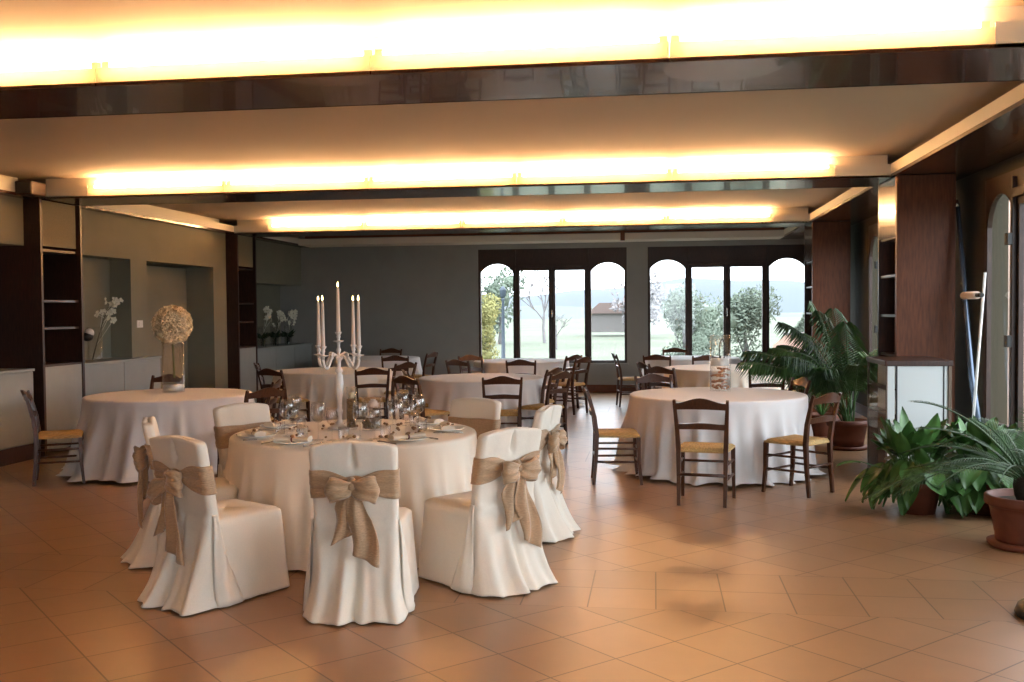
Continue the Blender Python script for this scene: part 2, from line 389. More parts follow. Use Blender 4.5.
def tall_unit(name, y0, y1, label, side='L'):
    sx = 1 if side == 'L' else -1
    xf = -6.75 if side == 'L' else 2.33
    dp = .55
    t = thing(name, (xf, y0, 0), 0, label, 'shelf unit')
    W = y1 - y0
    def bx(a, b, y0_, y1_, z0, z1, m, nm, bev=0):
        xa, xb = sorted((-sx * a, -sx * b)); return MB().box(xa, xb, y0_, y1_, z0, z1, b=bev).build(nm, m, t)
    m = M_dark if side == 'L' else M_panel
    bx(0, dp, 0, .04, 0, S - .005, m, 'side_panel'); bx(0, dp, W - .04, W, 0, S - .005, M_dark, 'side_panel')
    bx(dp - .03, dp, .04, W - .04, 0, S - .01, M_dark, 'back_panel')
    if side == 'L':
        bx(.02, .05, .045, W - .10, 2.36, S - .01, M_beige, 'upper_panel'); bx(.03, dp - .03, .04, W - .1, 2.3, 2.33, m, 'shelf')
        for z in (1.42, 1.73): bx(.04, dp - .03, .04, W - .04, z, z + .025, M_chair, 'shelf')
        bx(.012, .04, .045, W - .045, .05, 1.0, M_low, 'door', .003); bx(.01, dp - .03, .04, W - .04, 1.0, 1.025, m, 'shelf')
    else:
        bx(.0, .03, .04, W - .04, 2.3, S - .01, M_wood, 'upper_panel')
        for z in (1.1, 1.5, 1.9, 2.28): bx(.02, dp - .03, .04, W - .04, z, z + .025, M_dark, 'shelf')
        bx(.0, .03, .045, W - .045, .05, 1.08, M_dark, 'door', .003)
    return t
tall_unit('shelf_unit', 10.28, 11.10, 'tall dark wooden shelf unit with three open bays at left, left of the single orchid')
tall_unit('shelf_unit', 15.58, 16.36, 'tall narrow dark shelf unit beside the row of orchid vases')
# small round spot fixed to the unit edge
t = thing('wall_spot', (-6.76, 11.11, 1.34), 0, 'small dark round wall spot on the side of the left shelf unit', 'lamp')
MB().sphere((.0, .075, -.02), .07, 14, 10, (1, 1, .8)).build('housing', M_black, t); MB().sphere((.02, .09, .025), .055, 12, 8).build('cap', M_porc, t)
t = thing('loudspeaker', (-6.70, 10.05, S + .0), 0, 'small dark brown loudspeaker box in the upper left corner above the niche', 'speaker')
MB().box(-.10, .10, -.13, .13, .0, .15, b=.012).build('housing', M_dark, t); MB().box(-.085, .085, -.136, -.13, .015, .135, b=.002).build('grille', M_black, t)
# ---- far wall with two window groups
def arch_pts(x0, x1, z0, z1, rise, n=14):
    cx = (x0 + x1) / 2; hw = (x1 - x0) / 2; R = (hw * hw + rise * rise) / (2 * rise); cz = z1 - R; a0 = math.asin(hw / R)
    top = [(cx + R * math.sin(a0 - 2 * a0 * i / n), cz + R * math.cos(a0 - 2 * a0 * i / n)) for i in range(n + 1)]
    return [(x0, z0), (x1, z0)] + top
def panel_with_holes(mb, x0, x1, z0, z1, holes, y0, y1, axis='y'):
    # columns between sorted holes; each hole = (hx0,hx1,hz0,hz1,rise)
    def B(a, b, c, d):
        if b - a < 1e-4 or d - c < 1e-4: return
        if axis == 'y': mb.box(a, b, y0, y1, c, d)
        else: mb.box(y0, y1, a, b, c, d)
    x = x0
    for (a, b, c, d, r) in holes:
        B(x, a, z0, z1); B(a, b, z0, c)
        if r <= 0: B(a, b, d, z1)
        else:
            pts = arch_pts(a, b, c, d, r)[2:]
            for i in range(len(pts) - 1):
                (xa, za), (xb, zb) = pts[i], pts[i + 1]
                mb.poly([(xb, zb), (xa, za), (xa, z1), (xb, z1)], y0, y1, axis)
        x = b
    B(x, x1, z0, z1)
def window_group(idx, x0, x1, ya, axis, outdir, z0=.57, ztop=2.78, zarch=2.50, zrect=2.36):
    # four lights: arch, rect, rect, arch
    W = x1 - x0; aw = W * .222; rw = W * .198; fr = W * .025
    e = [x0 + .06]; 
    a1 = (x0 + .045, x0 + .045 + aw); a4 = (x1 - .045 - aw, x1 - .045)
    mid = (a1[1] + a4[0]) / 2; g = (a4[0] - a1[1] - 2 * rw) / 3
    r1 = (a1[1] + g, a1[1] + g + rw); r2 = (a4[0] - g - rw, a4[0] - g)
    holes = [(*a1, z0 + .05, zarch, .16), (*r1, z0 + .05, zrect, 0), (*r2, z0 + .05, zrect, 0), (*a4, z0 + .05, zarch, .16)]
    y0, y1 = sorted((ya, ya + outdir * .10))
    mb = MB(); panel_with_holes(mb, x0, x1, z0, ztop, holes, y0, y1, axis)
    # relief mouldings round the middle casements and the header rail
    ys = sorted((ya, ya - outdir * .025))
    def B(a, b, c, d):
        if axis == 'y': mb.box(a, b, ys[0], ys[1], c, d, b=.006)
        else: mb.box(ys[0], ys[1], a, b, c, d, b=.006)
    B(x0, x1, z0, z0 + .035); B(a1[1] + g * .25, a4[0] - g * .25, zrect + .06, zrect + .09)
    for xx in (mid - .035, mid + .01): B(xx, xx + .025, z0 + .05, zrect + .06)
    B(a1[1] + g * .3, a1[1] + g * .3 + .02, z0 + .05, ztop - .02); B(a4[0] - g * .3 - .02, a4[0] - g * .3, z0 + .05, ztop - .02)
    root = struct('window_%d' % idx, mb, M_frame)
    yc = ya + outdir * .06
    for (a, b, c, d, r) in holes:
        pts = arch_pts(a, b, c, d, r) if r > 0 else [(a, c), (b, c), (b, d), (a, d)]
        MB().poly(pts, yc, yc + .004, axis).build('glass_pane', M_pane, root)
    h = MB()
    if axis == 'y': h.box(mid - .012, mid + .012, ya - .045, ya - .02, 1.45, 1.6, b=.004)
    else: h.box(ya - outdir * .045, ya - outdir * .02, mid - .012, mid + .012, 1.2, 1.35, b=.004)
    h.build('window_handle', M_steel, root)
    return holes
WG = [(-3.41, -.53), (-.13, 2.83)]
mb = MB()
mb.box(WXL, WG[0][0], YF, YF + .2, 0, ZC); mb.box(WG[0][1], WG[1][0], YF, YF + .2, 0, ZC); mb.box(WG[1][1], WXR + .2, YF, YF + .2, 0, ZC)
for a, b in WG: mb.box(a, b, YF, YF + .2, 0, .57); mb.box(a, b, YF, YF + .2, 2.78, ZC)
struct('wall_far', mb, M_wallF)
mb = MB()
for a, b in WG: mb.box(a - .03, b + .03, YF - .06, YF, .53, .57, b=.006)
struct('trim_60', mb, M_wallF)
struct('baseboard_far', MB().box(-6.78, WXR, YF - .02, YF, 0, .15), M_panel)
window_group(1, *WG[0], YF + .02, 'y', 1); window_group(2, *WG[1], YF + .02, 'y', 1, zarch=2.53, zrect=2.38)
# ---- right wall, windows at x = 3.05, columns
RW = [(5.75, 9.86), (10.95, 14.98), (0.6, 4.9)]
mb = MB(); ye = [YK] + sum([list(r) for r in sorted(RW)], []) + [YF]
for k in range(0, len(ye), 2): mb.box(WXR, WXR + .2, ye[k], ye[k + 1], 0, ZC)
for a, b in RW: mb.box(WXR, WXR + .2, a, b, 0, .45); mb.box(WXR, WXR + .2, a, b, 2.74, ZC)
struct('wall_right', mb, M_wallR)
struct('baseboard_right', MB().box(WXR - .02, WXR, YK, YF, 0, .15), M_dark)
for k, (a, b) in enumerate(RW):
    # a door flanked by arched lights
    W = b - a; holes = [(a + .06, a + .74, .55, 2.54, .28), (a + .9, a + W / 2 - .06, .45, 2.46, 0), (a + W / 2 + .06, b - .9, .45, 2.46, 0), (b - .76, b - .08, .55, 2.60, .28)]
    mb = MB(); panel_with_holes(mb, a, b, .4, 2.76, holes, WXR - .01, WXR + .03, 'x')
    for yy in (a + .78, b - .84): mb.box(WXR - .05, WXR - .01, yy, yy + .05, .4, 2.7, b=.006)
    mb.box(WXR - .05, WXR - .01, a + .8, b - .8, 2.52, 2.6, b=.006)
    root = struct('window_%d' % (3 + k), mb, M_frame)
    for h in holes:
        pts = arch_pts(*h) if h[4] > 0 else [(h[0], h[2]), (h[1], h[2]), (h[1], h[3]), (h[0], h[3])]
        MB().poly(pts, WXR + .008, WXR + .012, 'x').build('glass_pane', M_pane, root)
    for zz in (1.25, 2.12):
        MB()  .box(WXR - .09, WXR - .05, b - .86, b - .78, zz, zz + .1, b=.004).build('hinge', M_black, root)
tall_unit('shelf_unit', 10.20, 11.0, 'tall reddish wooden column unit with open dark shelves, behind the white cabinet', 'R')
tall_unit('shelf_unit', 15.45, 16.25, 'far reddish wooden column unit beside the right window group', 'R')
# the broad fronts of the two column units are boarded
for nm, y, lab in (('column_panel', 10.18, 'broad'), ('column_panel', 15.43, 'far')):
    pass
struct('trim_70', MB().box(2.33, 2.86, 10.17, 10.20, 0, S - .005, b=.003), M_panel)
struct('trim_71', MB().box(2.33, 2.86, 15.42, 15.45, 0, S - .005, b=.003), M_panel)

# ------------------------------------------------------------------ outside
mb = MB(); N = 24
mb.add([(-400, YF + .6, -.4), (400, YF + .6, -.4), (400, 420, -.4), (-400, 420, -.4)], [(0, 1, 2, 3)])
mb.add([(WXR + .25, -40, -.4), (400, -40, -.4), (400, YF + .6, -.4), (WXR + .25, YF + .6, -.4)], [(0, 1, 2, 3)])
tag(struct('ground', mb, M_grass), kind='structure')
def ridge(name, y, x0, x1, fn, m, dep=140):
    P = []
    for k, q in enumerate((0, .35, .7, 1.0)):
        P.append([(x0 + (x1 - x0) * j / 80, y + dep * q, -1 + (fn(x0 + (x1 - x0) * j / 80) + 1) * math.sin(q * PI / 2)) for j in range(81)])
    return struct(name, MB().grid(P), m)
ridge('far_hills', 520, -700, 700, lambda x: 13.5 + 5 * math.sin(x * .011 + 1.0) + 2.5 * math.sin(x * .031 + .5) + 1.2 * math.sin(x * .09), M_hill)
ridge('near_hills', 210, -300, 300, lambda x: 1.6 + 1.3 * math.sin(x * .05 + 2) + .8 * math.sin(x * .13), M_hilln, 60)

def leafy(mb, c, r, n, size, seed, sc=(1, 1, 1), hollow=.55):
    q = random.Random(seed)
    for _ in range(n):
        while True:
            p = Vector((q.uniform(-1, 1), q.uniform(-1, 1), q.uniform(-1, 1)))
            if hollow < p.length < 1: break
        pos = Vector(c) + Vector((p.x * r * sc[0], p.y * r * sc[1], p.z * r * sc[2]))
        a = Vector((q.gauss(0, 1), q.gauss(0, 1), q.gauss(0, 1))).normalized(); b = a.orthogonal().normalized(); s = size * q.uniform(.6, 1.3)
        cc = a.cross(b)
        mb.add([pos - a * s, pos + b * s * .45 + cc * s * .1, pos + a * s, pos - b * s * .45 + cc * s * .1], [(0, 1, 2, 3)])
def garden_tree(x, y, h, r, label, m, blobs, seed, name='garden_tree', trunk=True, n=420, size=.16):
    q = random.Random(seed); t = thing(name, (x, y, -.4), 0, label, 'tree' if trunk else 'bush')
    mb = MB()
    for k in range(blobs):
        a = q.uniform(0, 2 * PI); rr = q.uniform(0, r * .55); zz = h * q.uniform(.3 if trunk else .12, .85)
        c = (rr * math.cos(a), rr * math.sin(a), zz); R = r * q.uniform(.4, .62)
        mb.sphere(c, R * .42, 8, 6, (1, 1, .9)); leafy(mb, c, R, n // blobs, size, seed * 31 + k, hollow=.25)
    mb.build('foliage', m, t)
    mb = MB(); mb.tube([(0, 0, 0), (.05 * r, 0, h * .3), (-.04 * r, 0, h * .6)], [.05 * r + .03, .035 * r + .02, .01])
    for k in range(4):
        a = k * 1.6; mb.tube([(0, 0, h * .22), (.3 * r * math.cos(a), .3 * r * math.sin(a), h * .55)], [.03, .008], n=5)
    mb.build('trunk', M_bark, t); return t
garden_tree(-5.45, 27, 3.6, 1.25, 'tall grey-green tree at the left edge of the left window', M_bush, 7, 3, n=3600, size=.07)
garden_tree(-4.62, 27.2, 2.7, .6, 'yellowish shrub by the lamp post outside the left window', M_yell, 6, 4, name='garden_shrub', trunk=False, n=2600, size=.05)
def bare_tree(x, y, h, label, seed):
    q = random.Random(seed); mb = MB()
    def br(p, d, L, r, lev):
        e = p + d * L; mb.tube([p, p + d * L * .5 + Vector((q.gauss(0, .03), 0, 0)) * L, e], [r, r * .8, r * .55], n=5, cap=False)
        if lev == 0: return
        for _ in range(4):
            dd = (d + Vector((q.gauss(0, .42), q.gauss(0, .42), q.gauss(.1, .25)))).normalized(); br(e if q.random() < .6 else p + d * L * .7, dd, L * q.uniform(.55, .8), r * .55, lev - 1)
    t = thing('bare_tree', (x, y, -.4), 0, label, 'tree'); br(Vector((0, 0, 0)), Vector((0, 0, 1)), h * .36, h * .022, 4)
    mb.build('branches', M_bark, t)
bare_tree(-6.6, 60, 5.2, 'bare leafless tree in the middle of the left window', 5)
garden_tree(-9.0, 58, 4.6, 2.3, 'rounded green tree beside the bare tree on the meadow', M_bush, 6, 9, n=900, size=.18)
bare_tree(-4.9, 50, 2.6, 'small pinkish bare shrub in front of the red roofed house', 15)
for (x, y, h, r, lab, sd) in ((0.95, 34, 2.5, 1.3, 'wide grey-green bush left of centre in the right window', 21), (2.7, 31, 2.55, 1.2, 'tall loose green bush right of the middle mullion of the right window', 22), (4.7, 31, 2.3, 1.0, 'pale green bush behind the palm in the right window', 23), (1.9, 42, 2.7, 1.6, 'pale bush farther back between the two larger bushes', 24)):
    garden_tree(x, y, h, r, lab, M_bush, 7, sd, name='garden_bush', trunk=False, n=3600, size=.07)
garden_tree(-.9, 70, 4.6, 2.6, 'distant brownish tree at the left of the right window', M_bark, 6, 31, n=800, size=.22)
# house on the meadow
t = thing('farmhouse', (-3.3, 74, -.1), 0, 'low pale farmhouse with a reddish roof beyond the meadow', 'house')
MB().box(-2.2, 2.4, 0, 5, 0, 1.9).build('wall', M_house, t)
MB().poly([(-2.7, 1.85), (2.9, 1.85), (1.4, 2.9), (-1.2, 2.9)], -.4, 5.4).build('roof', M_roof, t)
t.scale = (.62, .62, .75)
t = thing('garden_lamp', (-3.95, 26, -.4), 0, 'slim blue-grey garden lamp post in the left window', 'street lamp')
mb = MB(); mb.lathe([(.16, 0), (.15, .1), (.10, .16), (.09, .5), (.06, .56), (.045, 1.3), (.035, 2.25), (.05, 2.28), (.03, 2.32)], 14, cap0=True, cap1=True).build('post', M_lamp, t)
MB().lathe([(.03, 2.32), (.075, 2.36), (.085, 2.5), (.1, 2.53), (.02, 2.63)], 12, cap0=True, cap1=True).build('lantern', M_lamp, t)
struct('exterior_wing', MB().box(5.5, 9, 15.9, 30, -.4, 4.4), M_ext)
t = thing('terrace_wall', (3.75, 24.5, -.4), -.25, 'beige sloping terrace wall low outside the right window', 'wall')
MB().poly([(-.95, 0), (1.6, 0), (1.6, 1.35), (-.65, 1.35), (-.95, 1.1)], -.15, .15).build('wall', M_ext, t); MB().box(-.7, 1.65, -.2, .2, 1.35, 1.41, b=.01).build('coping', M_house, t)

# ------------------------------------------------------------------ round tables
def cloth_mesh(R, h, flare, nf, seed, amp=.045, pool=.0, sx=1.0):
    q = random.Random(seed); mb = MB(); n = 400
    folds = [(2 * PI * (k + q.uniform(-.3, .3)) / nf, q.uniform(.5, 1.2), q.uniform(.055, .11) * 24 / nf) for k in range(nf)]
    ph = q.uniform(0, 6)
    def w_(th):
        s = 0
        for a, A, wd in folds:
            d = (th - a + PI) % (2 * PI) - PI; s += A * math.exp(-(d / wd) ** 2)
        return s - .35
    W = [w_(2 * PI * j / n) for j in range(n)]
    hem = [.5 + .5 * math.sin(3 * 2 * PI * j / n + ph) for j in range(n)]
    prof = [(0, None)] + []
    P = []
    for rr in (.02, .3, .6, .85, .96): P.append([(R * rr * math.cos(2 * PI * j / n), R * rr * math.sin(2 * PI * j / n), h) for j in range(n)])
    for a in (20, 45, 70, 88):
        a = math.radians(a); e = .022
        P.append([((R - e + e * math.sin(a)) * math.cos(2 * PI * j / n), (R - e + e * math.sin(a)) * math.sin(2 * PI * j / n), h - e + e * math.cos(a)) for j in range(n)])
    K = 22
    for k in range(1, K + 1):
        s = k / K; row = []
        for j in range(n):
            th = 2 * PI * j / n; A = 3.2 * amp * min(1, s * 2.2) ** 1.3 * (.45 + .75 * s)
            r = R + flare * s ** 1.3 * (.7 + .6 * hem[j]) + A * W[j]
            if s > .93: r += pool * (s - .93) / .07 * (1 + W[j])
            z = (h - .022) * (1 - s) + .012 * (s) + (.012 * (1 + math.sin(7 * th + ph)) if s > .97 else 0)
            row.append((r * math.cos(th) * sx, r * math.sin(th), z))
        P.append(row)
    mb.grid(P, closed_u=True)
    o = len(mb.v); mb.add([(0, 0, h)] + [P[0][j] for j in range(n)], [(0, 1 + j, 1 + (j + 1) % n) for j in range(n)], True)
    return mb
H = .755
tables = {
 'T1': (-2.08, 6.75, .85, .09, 36, .020, 'round dining table under the laid ivory cloth in the foreground', 'floor-length ivory cloth on the foreground table laid with glasses and candelabra', M_cloth, .0),
 'T2': (-5.00, 9.77, .84, .17, 30, .028, 'round table under the cloth with the flower ball vase', 'floor-length cloth on the left table with the cream flower ball', M_clothw, .03),
 'T3': (0.61, 10.08, .865, .045, 28, .036, 'round table under the cloth at right with the tall glass vase', 'white floor-length cloth on the right table with the tall glass vase', M_clothw, .06),
 'T4': (-2.18, 12.46, .80, .12, 28, .03, 'round table in the middle of the hall', 'bare ivory floor-length cloth on the table at mid hall behind the foreground table', M_clothw, .03),
 'T5': (-4.60, 13.9, .84, .12, 28, .03, 'round table near the left wall behind the candelabra', 'ivory cloth on the round table before the left orchid ledge', M_cloth, .03),
 'T6': (-2.22, 16.60, .80, .16, 26, .03, 'round table by the left window group', 'cloth on the far table in front of the left window group', M_clothw, .05),
 'T7': (-5.02, 17.70, .78, .10, 26, .03, 'round table in the far left corner', 'cloth on the farthest left table near the corner of the grey wall', M_clothw, .03),
 'T8': (0.97, 14.60, .84, .10, 28, .03, 'round table at right behind the vase table', 'ivory cloth on the second table at right, left of the potted palm', M_cloth, .03),
 'T9': (0.62, 17.50, .82, .10, 26, .03, 'round table at the right window group', 'cloth on the farthest right table below the right window group', M_clothw, .03),
}
tops = MB().lathe([(0.001, -.03), (1, -.03), (1, 0), (0.001, 0)], 48)
for k, (x, y, R, fl, nf, amp, tl, cl, m, pool) in tables.items():
    t = thing('round_table', (x, y, 0), 0, tl, 'table', None)
    MB().lathe([(.001, H - .035), (R - .03, H - .035), (R - .03, H - .008), (.001, H - .008)], 48).build('tabletop', M_dark, t)
    for q in range(4):
        a = PI / 4 + q * PI / 2; MB().tube([(.5 * math.cos(a), .5 * math.sin(a), 0), (.5 * math.cos(a), .5 * math.sin(a), H - .035)], .025, n=8).build('leg', M_dark, t)
    o = cloth_mesh(R, H, fl, nf, int(k[1]) * 7 + 1, amp, pool).build('tablecloth', m); o.location = (x, y, 0)
    tag(o, cl, 'tablecloth')

# ------------------------------------------------------------------ rush seated wooden chair
def make_chair():
    t = thing('dining_chair', (0, 0, 0), 0, '', 'chair', 'dark rush-seated dining chairs')
    def post(s):
        ys = [(-.225, 0), (-.205, .22), (-.195, .45), (-.215, .62), (-.262, .80), (-.285, .865)]
        xs = [.185, .187, .19, .197, .208, .212]
        return MB().tube([(s * x, y, z) for x, (y, z) in zip(xs, ys)], [.019, .022, .026, .024, .020, .016], n=4, flat=1.0, smooth=False, up=(0, 1, 0))
    def fpost(s): return MB().tube([(s * .215, .205, 0), (s * .212, .185, .2), (s * .21, .18, .435)], [.018, .021, .025], n=4, smooth=False, up=(0, 1, 0))
    for s in (-1, 1): post(s).build('leg', M_chair, t)
    for s in (-1, 1): fpost(s).build('leg', M_chair, t)
    def rail(z0, h0, arch, yb, hw, lean):
        P = []; n = 14
        for i in range(n + 1):
            u = -1 + 2 * i / n; x = u * hw; bow = -.025 * (1 - u * u); top = h0 + arch * (math.cos(u * PI) * .5 + .5)
            lo = z0 + .008 * (1 - u * u)
            f = lambda z, d: (x, yb + bow - (z - z0) * lean + d, z)
            P.append([f(lo, -.011), f(lo, .011), f(z0 + top, .011), f(z0 + top, -.011)])
        mb = MB(); mb.grid(P, closed_u=True, smooth=False); mb.f += [(0, 1, 2, 3), tuple(n * 4 + j for j in (3, 2, 1, 0))]; mb.sm += [False, False]; return mb
    rail(.785, .055, .045, -.262, .205, .35).build('top_rail', M_chair, t)
    rail(.620, .048, .012, -.218, .195, .2).build('back_slat', M_chair, t)
    # rush seat: trapezoid pillow
    P = []; n = 18
    for i in range(n + 1):
        v = -1 + 2 * i / n; row = []
        for j in range(n + 1):
            u = -1 + 2 * j / n; hw = .195 + .03 * (v + 1) / 2
            e = max(0, 1 - max(abs(u), abs(v)) ** 6); z = .448 + .028 * e ** .5 - .010 * (1 - min(abs(u), 1)) * (1 - abs(v))
            z += .003 * math.sin(40 * (u if abs(u) > abs(v) else v))
            row.append((u * hw, v * .2 - .005, z))
        P.append(row)
    mb = MB(); mb.grid(P); Q = [[(p[0], p[1], .432) for p in r] for r in P]; mb.grid(Q)
    edge = [(i, 0) for i in range(n)] + [(n, j) for j in range(n)] + [(n - i, n) for i in range(n)] + [(0, n - j) for j in range(n)]
    mb.grid([[P[a][b] for a, b in edge], [Q[a][b] for a, b in edge]], closed_u=True)
    mb.build('seat', M_rush, t)
    mb = MB()
    for z in (.19, .31):
        for s in (-1, 1): MB().tube([(s * .187, -.21, z + .02), (s * .212, .185, z + .02)], .0105, n=8).build('stretcher', M_chair, t)
        MB().tube([(-.21, .187, z), (.21, .187, z)], .0105, n=8).build('stretcher', M_chair, t)
    MB().tube([(-.187, -.212, .25), (.187, -.212, .25)], .0105, n=8).build('stretcher', M_chair, t)
    return t
chair0 = make_chair(); KIDS[chair0.name] = list(chair0.children); cfirst = True
# back-rail position (x, y) measured at the top of the back, then heading in degrees (0 = facing +y)
def head(x, y, tx, ty): return math.degrees(math.atan2(-(tx - x), ty - y))
TC = {k: v[:2] for k, v in tables.items()}
chairs = [
 (-5.86, 8.66, -60, 'dark rush-seated chair at the far left edge, drawn up to the flower ball table'),
 (-5.62, 10.95, 168, 'dark chair behind the flower ball table, only its top rail showing'),
 (-.63, 9.28, -84, 'dark chair standing sideways left of the right vase table, facing right'),
 (.36, 8.12, -10, 'dark chair seen from behind in front of the right vase table'),
 (1.44, 8.74, 50, 'dark chair at the right front of the vase table, turned toward it'),
 (1.49, 10.62, 105, 'dark chair behind the right side of the vase table, below the palm'),
 (1.36, 12.55, 2, 'dark chair with its back to us between the vase table and the second right table'),
 (1.88, 13.91, 52, 'dark chair half hidden by palm fronds at the second right table'),
 (1.56, 17.35, 78, 'dark chair at the right side of the farthest right table'),
 (.36, 18.72, 178, 'dark chair on the window side of the farthest right table'),
 (.03, 15.95, -8, 'dark chair on the near left side of the farthest right table'),
 (.79, 15.75, 8, 'dark chair on the near right side of the farthest right table, behind the glass vase'),
 (.06, 12.65, -38, 'dark chair left of the second right table, turned half away'),
 (-.16, 13.68, -68, 'dark chair sideways at the left of the second right table, with glare on its back'),
 (-.02, 11.10, 205, 'dark chair behind the left side of the vase table, glare on its top rail'),
 (-4.16, 15.72, 12, 'dark chair near the far left corner table, back toward us with rush seat showing'),
 (-3.84, 17.03, 78, 'dark chair sideways right of the far left corner table against the grey wall'),
 (-3.47, 13.71, 62, 'dark chair right of the table before the orchid ledge, half turned'),
 (-2.74, 10.80, -38, 'dark chair at the left front of the mid hall table'),
 (-3.55, 12.29, 22, 'dark chair seen from behind right of the candelabra, at the ledge table'),
 (-3.02, 11.92, -70, 'dark chair at the left of the mid hall table with glare on its rail'),
 (-2.88, 14.41, -30, 'dark chair before the far left window table, showing above the mid hall table at left'),
 (-2.95, 15.85, -140, 'dark chair at the left of the far window table, glare on its rail'),
 (-1.93, 14.39, 3, 'dark chair directly behind the mid hall table'),
 (-1.24, 12.36, 72, 'dark chair close in at the right side of the mid hall table'),
 (-1.08, 11.62, 62, 'dark chair sideways at the right front of the mid hall table, rush seat showing'),
 (-1.65, 10.76, 10, 'dark chair seen from behind in front of the mid hall table'),
 (-1.28, 15.95, 60, 'dark chair tucked in at the right of the far left window table'),
 (-1.08, 15.25, 62, 'dark chair standing off the right of the far left window table'),
 (-.66, 16.55, -80, 'dark chair alone in the aisle below the wall between the windows, facing right'),
 (-5.03, 18.72, 176, 'dark chair against the far wall behind the far left corner table'),
 (-3.66, 9.06, 58, 'dark chair between the foreground table and the flower ball table'),
 (-4.00, 10.20, 100, 'dark chair at the right rear of the flower ball table'),
 (-4.86, 12.15, -25, 'dark chair at the left front of the ledge table'),
 (-5.58, 13.50, -72, 'dark chair at the left side of the ledge table, in front of the orchid ledge'),
]
for (x, y, hd, lab) in chairs:
    a = math.radians(hd); ox = x - (-.28) * (-math.sin(a)); oy = y - (-.28) * math.cos(a)
    if cfirst: c = chair0; cfirst = False
    else:
        c = chair0.copy(); COL.objects.link(c)
        for ch in KIDS[chair0.name]: d = ch.copy(); COL.objects.link(d); d.parent = c
    place(c, (ox, oy, 0), a, lab)

# ------------------------------------------------------------------ covered chairs with sash
def rrect(hx, hy, r, n, cx=0, cy=0):
    pts = []
    per = []
    for (sx, sy, a0) in ((1, 1, 0), (-1, 1, 90), (-1, -1, 180), (1, -1, 270)):
        for k in range(7):
            a = math.radians(a0 + 15 * k); per.append((cx + sx * (hx - r) + r * math.cos(a), cy + sy * (hy - r) + r * math.sin(a)))
    # resample evenly
    L = [0]; m = len(per)
    for i in range(m): p, q = per[i], per[(i + 1) % m]; L.append(L[-1] + math.hypot(q[0] - p[0], q[1] - p[1]))
    for j in range(n):
        d = L[-1] * j / n; i = max(k for k in range(m) if L[k] <= d + 1e-9); p, q = per[i], per[(i + 1) % m]; s = (d - L[i]) / max(1e-9, L[i + 1] - L[i])
        pts.append((p[0] + (q[0] - p[0]) * s, p[1] + (q[1] - p[1]) * s))
    return pts
def back_y(z):
    # centre line of the covered back, leaning backwards
    return -.215 - .085 * max(0, (z - .45) / .45) ** 1.2
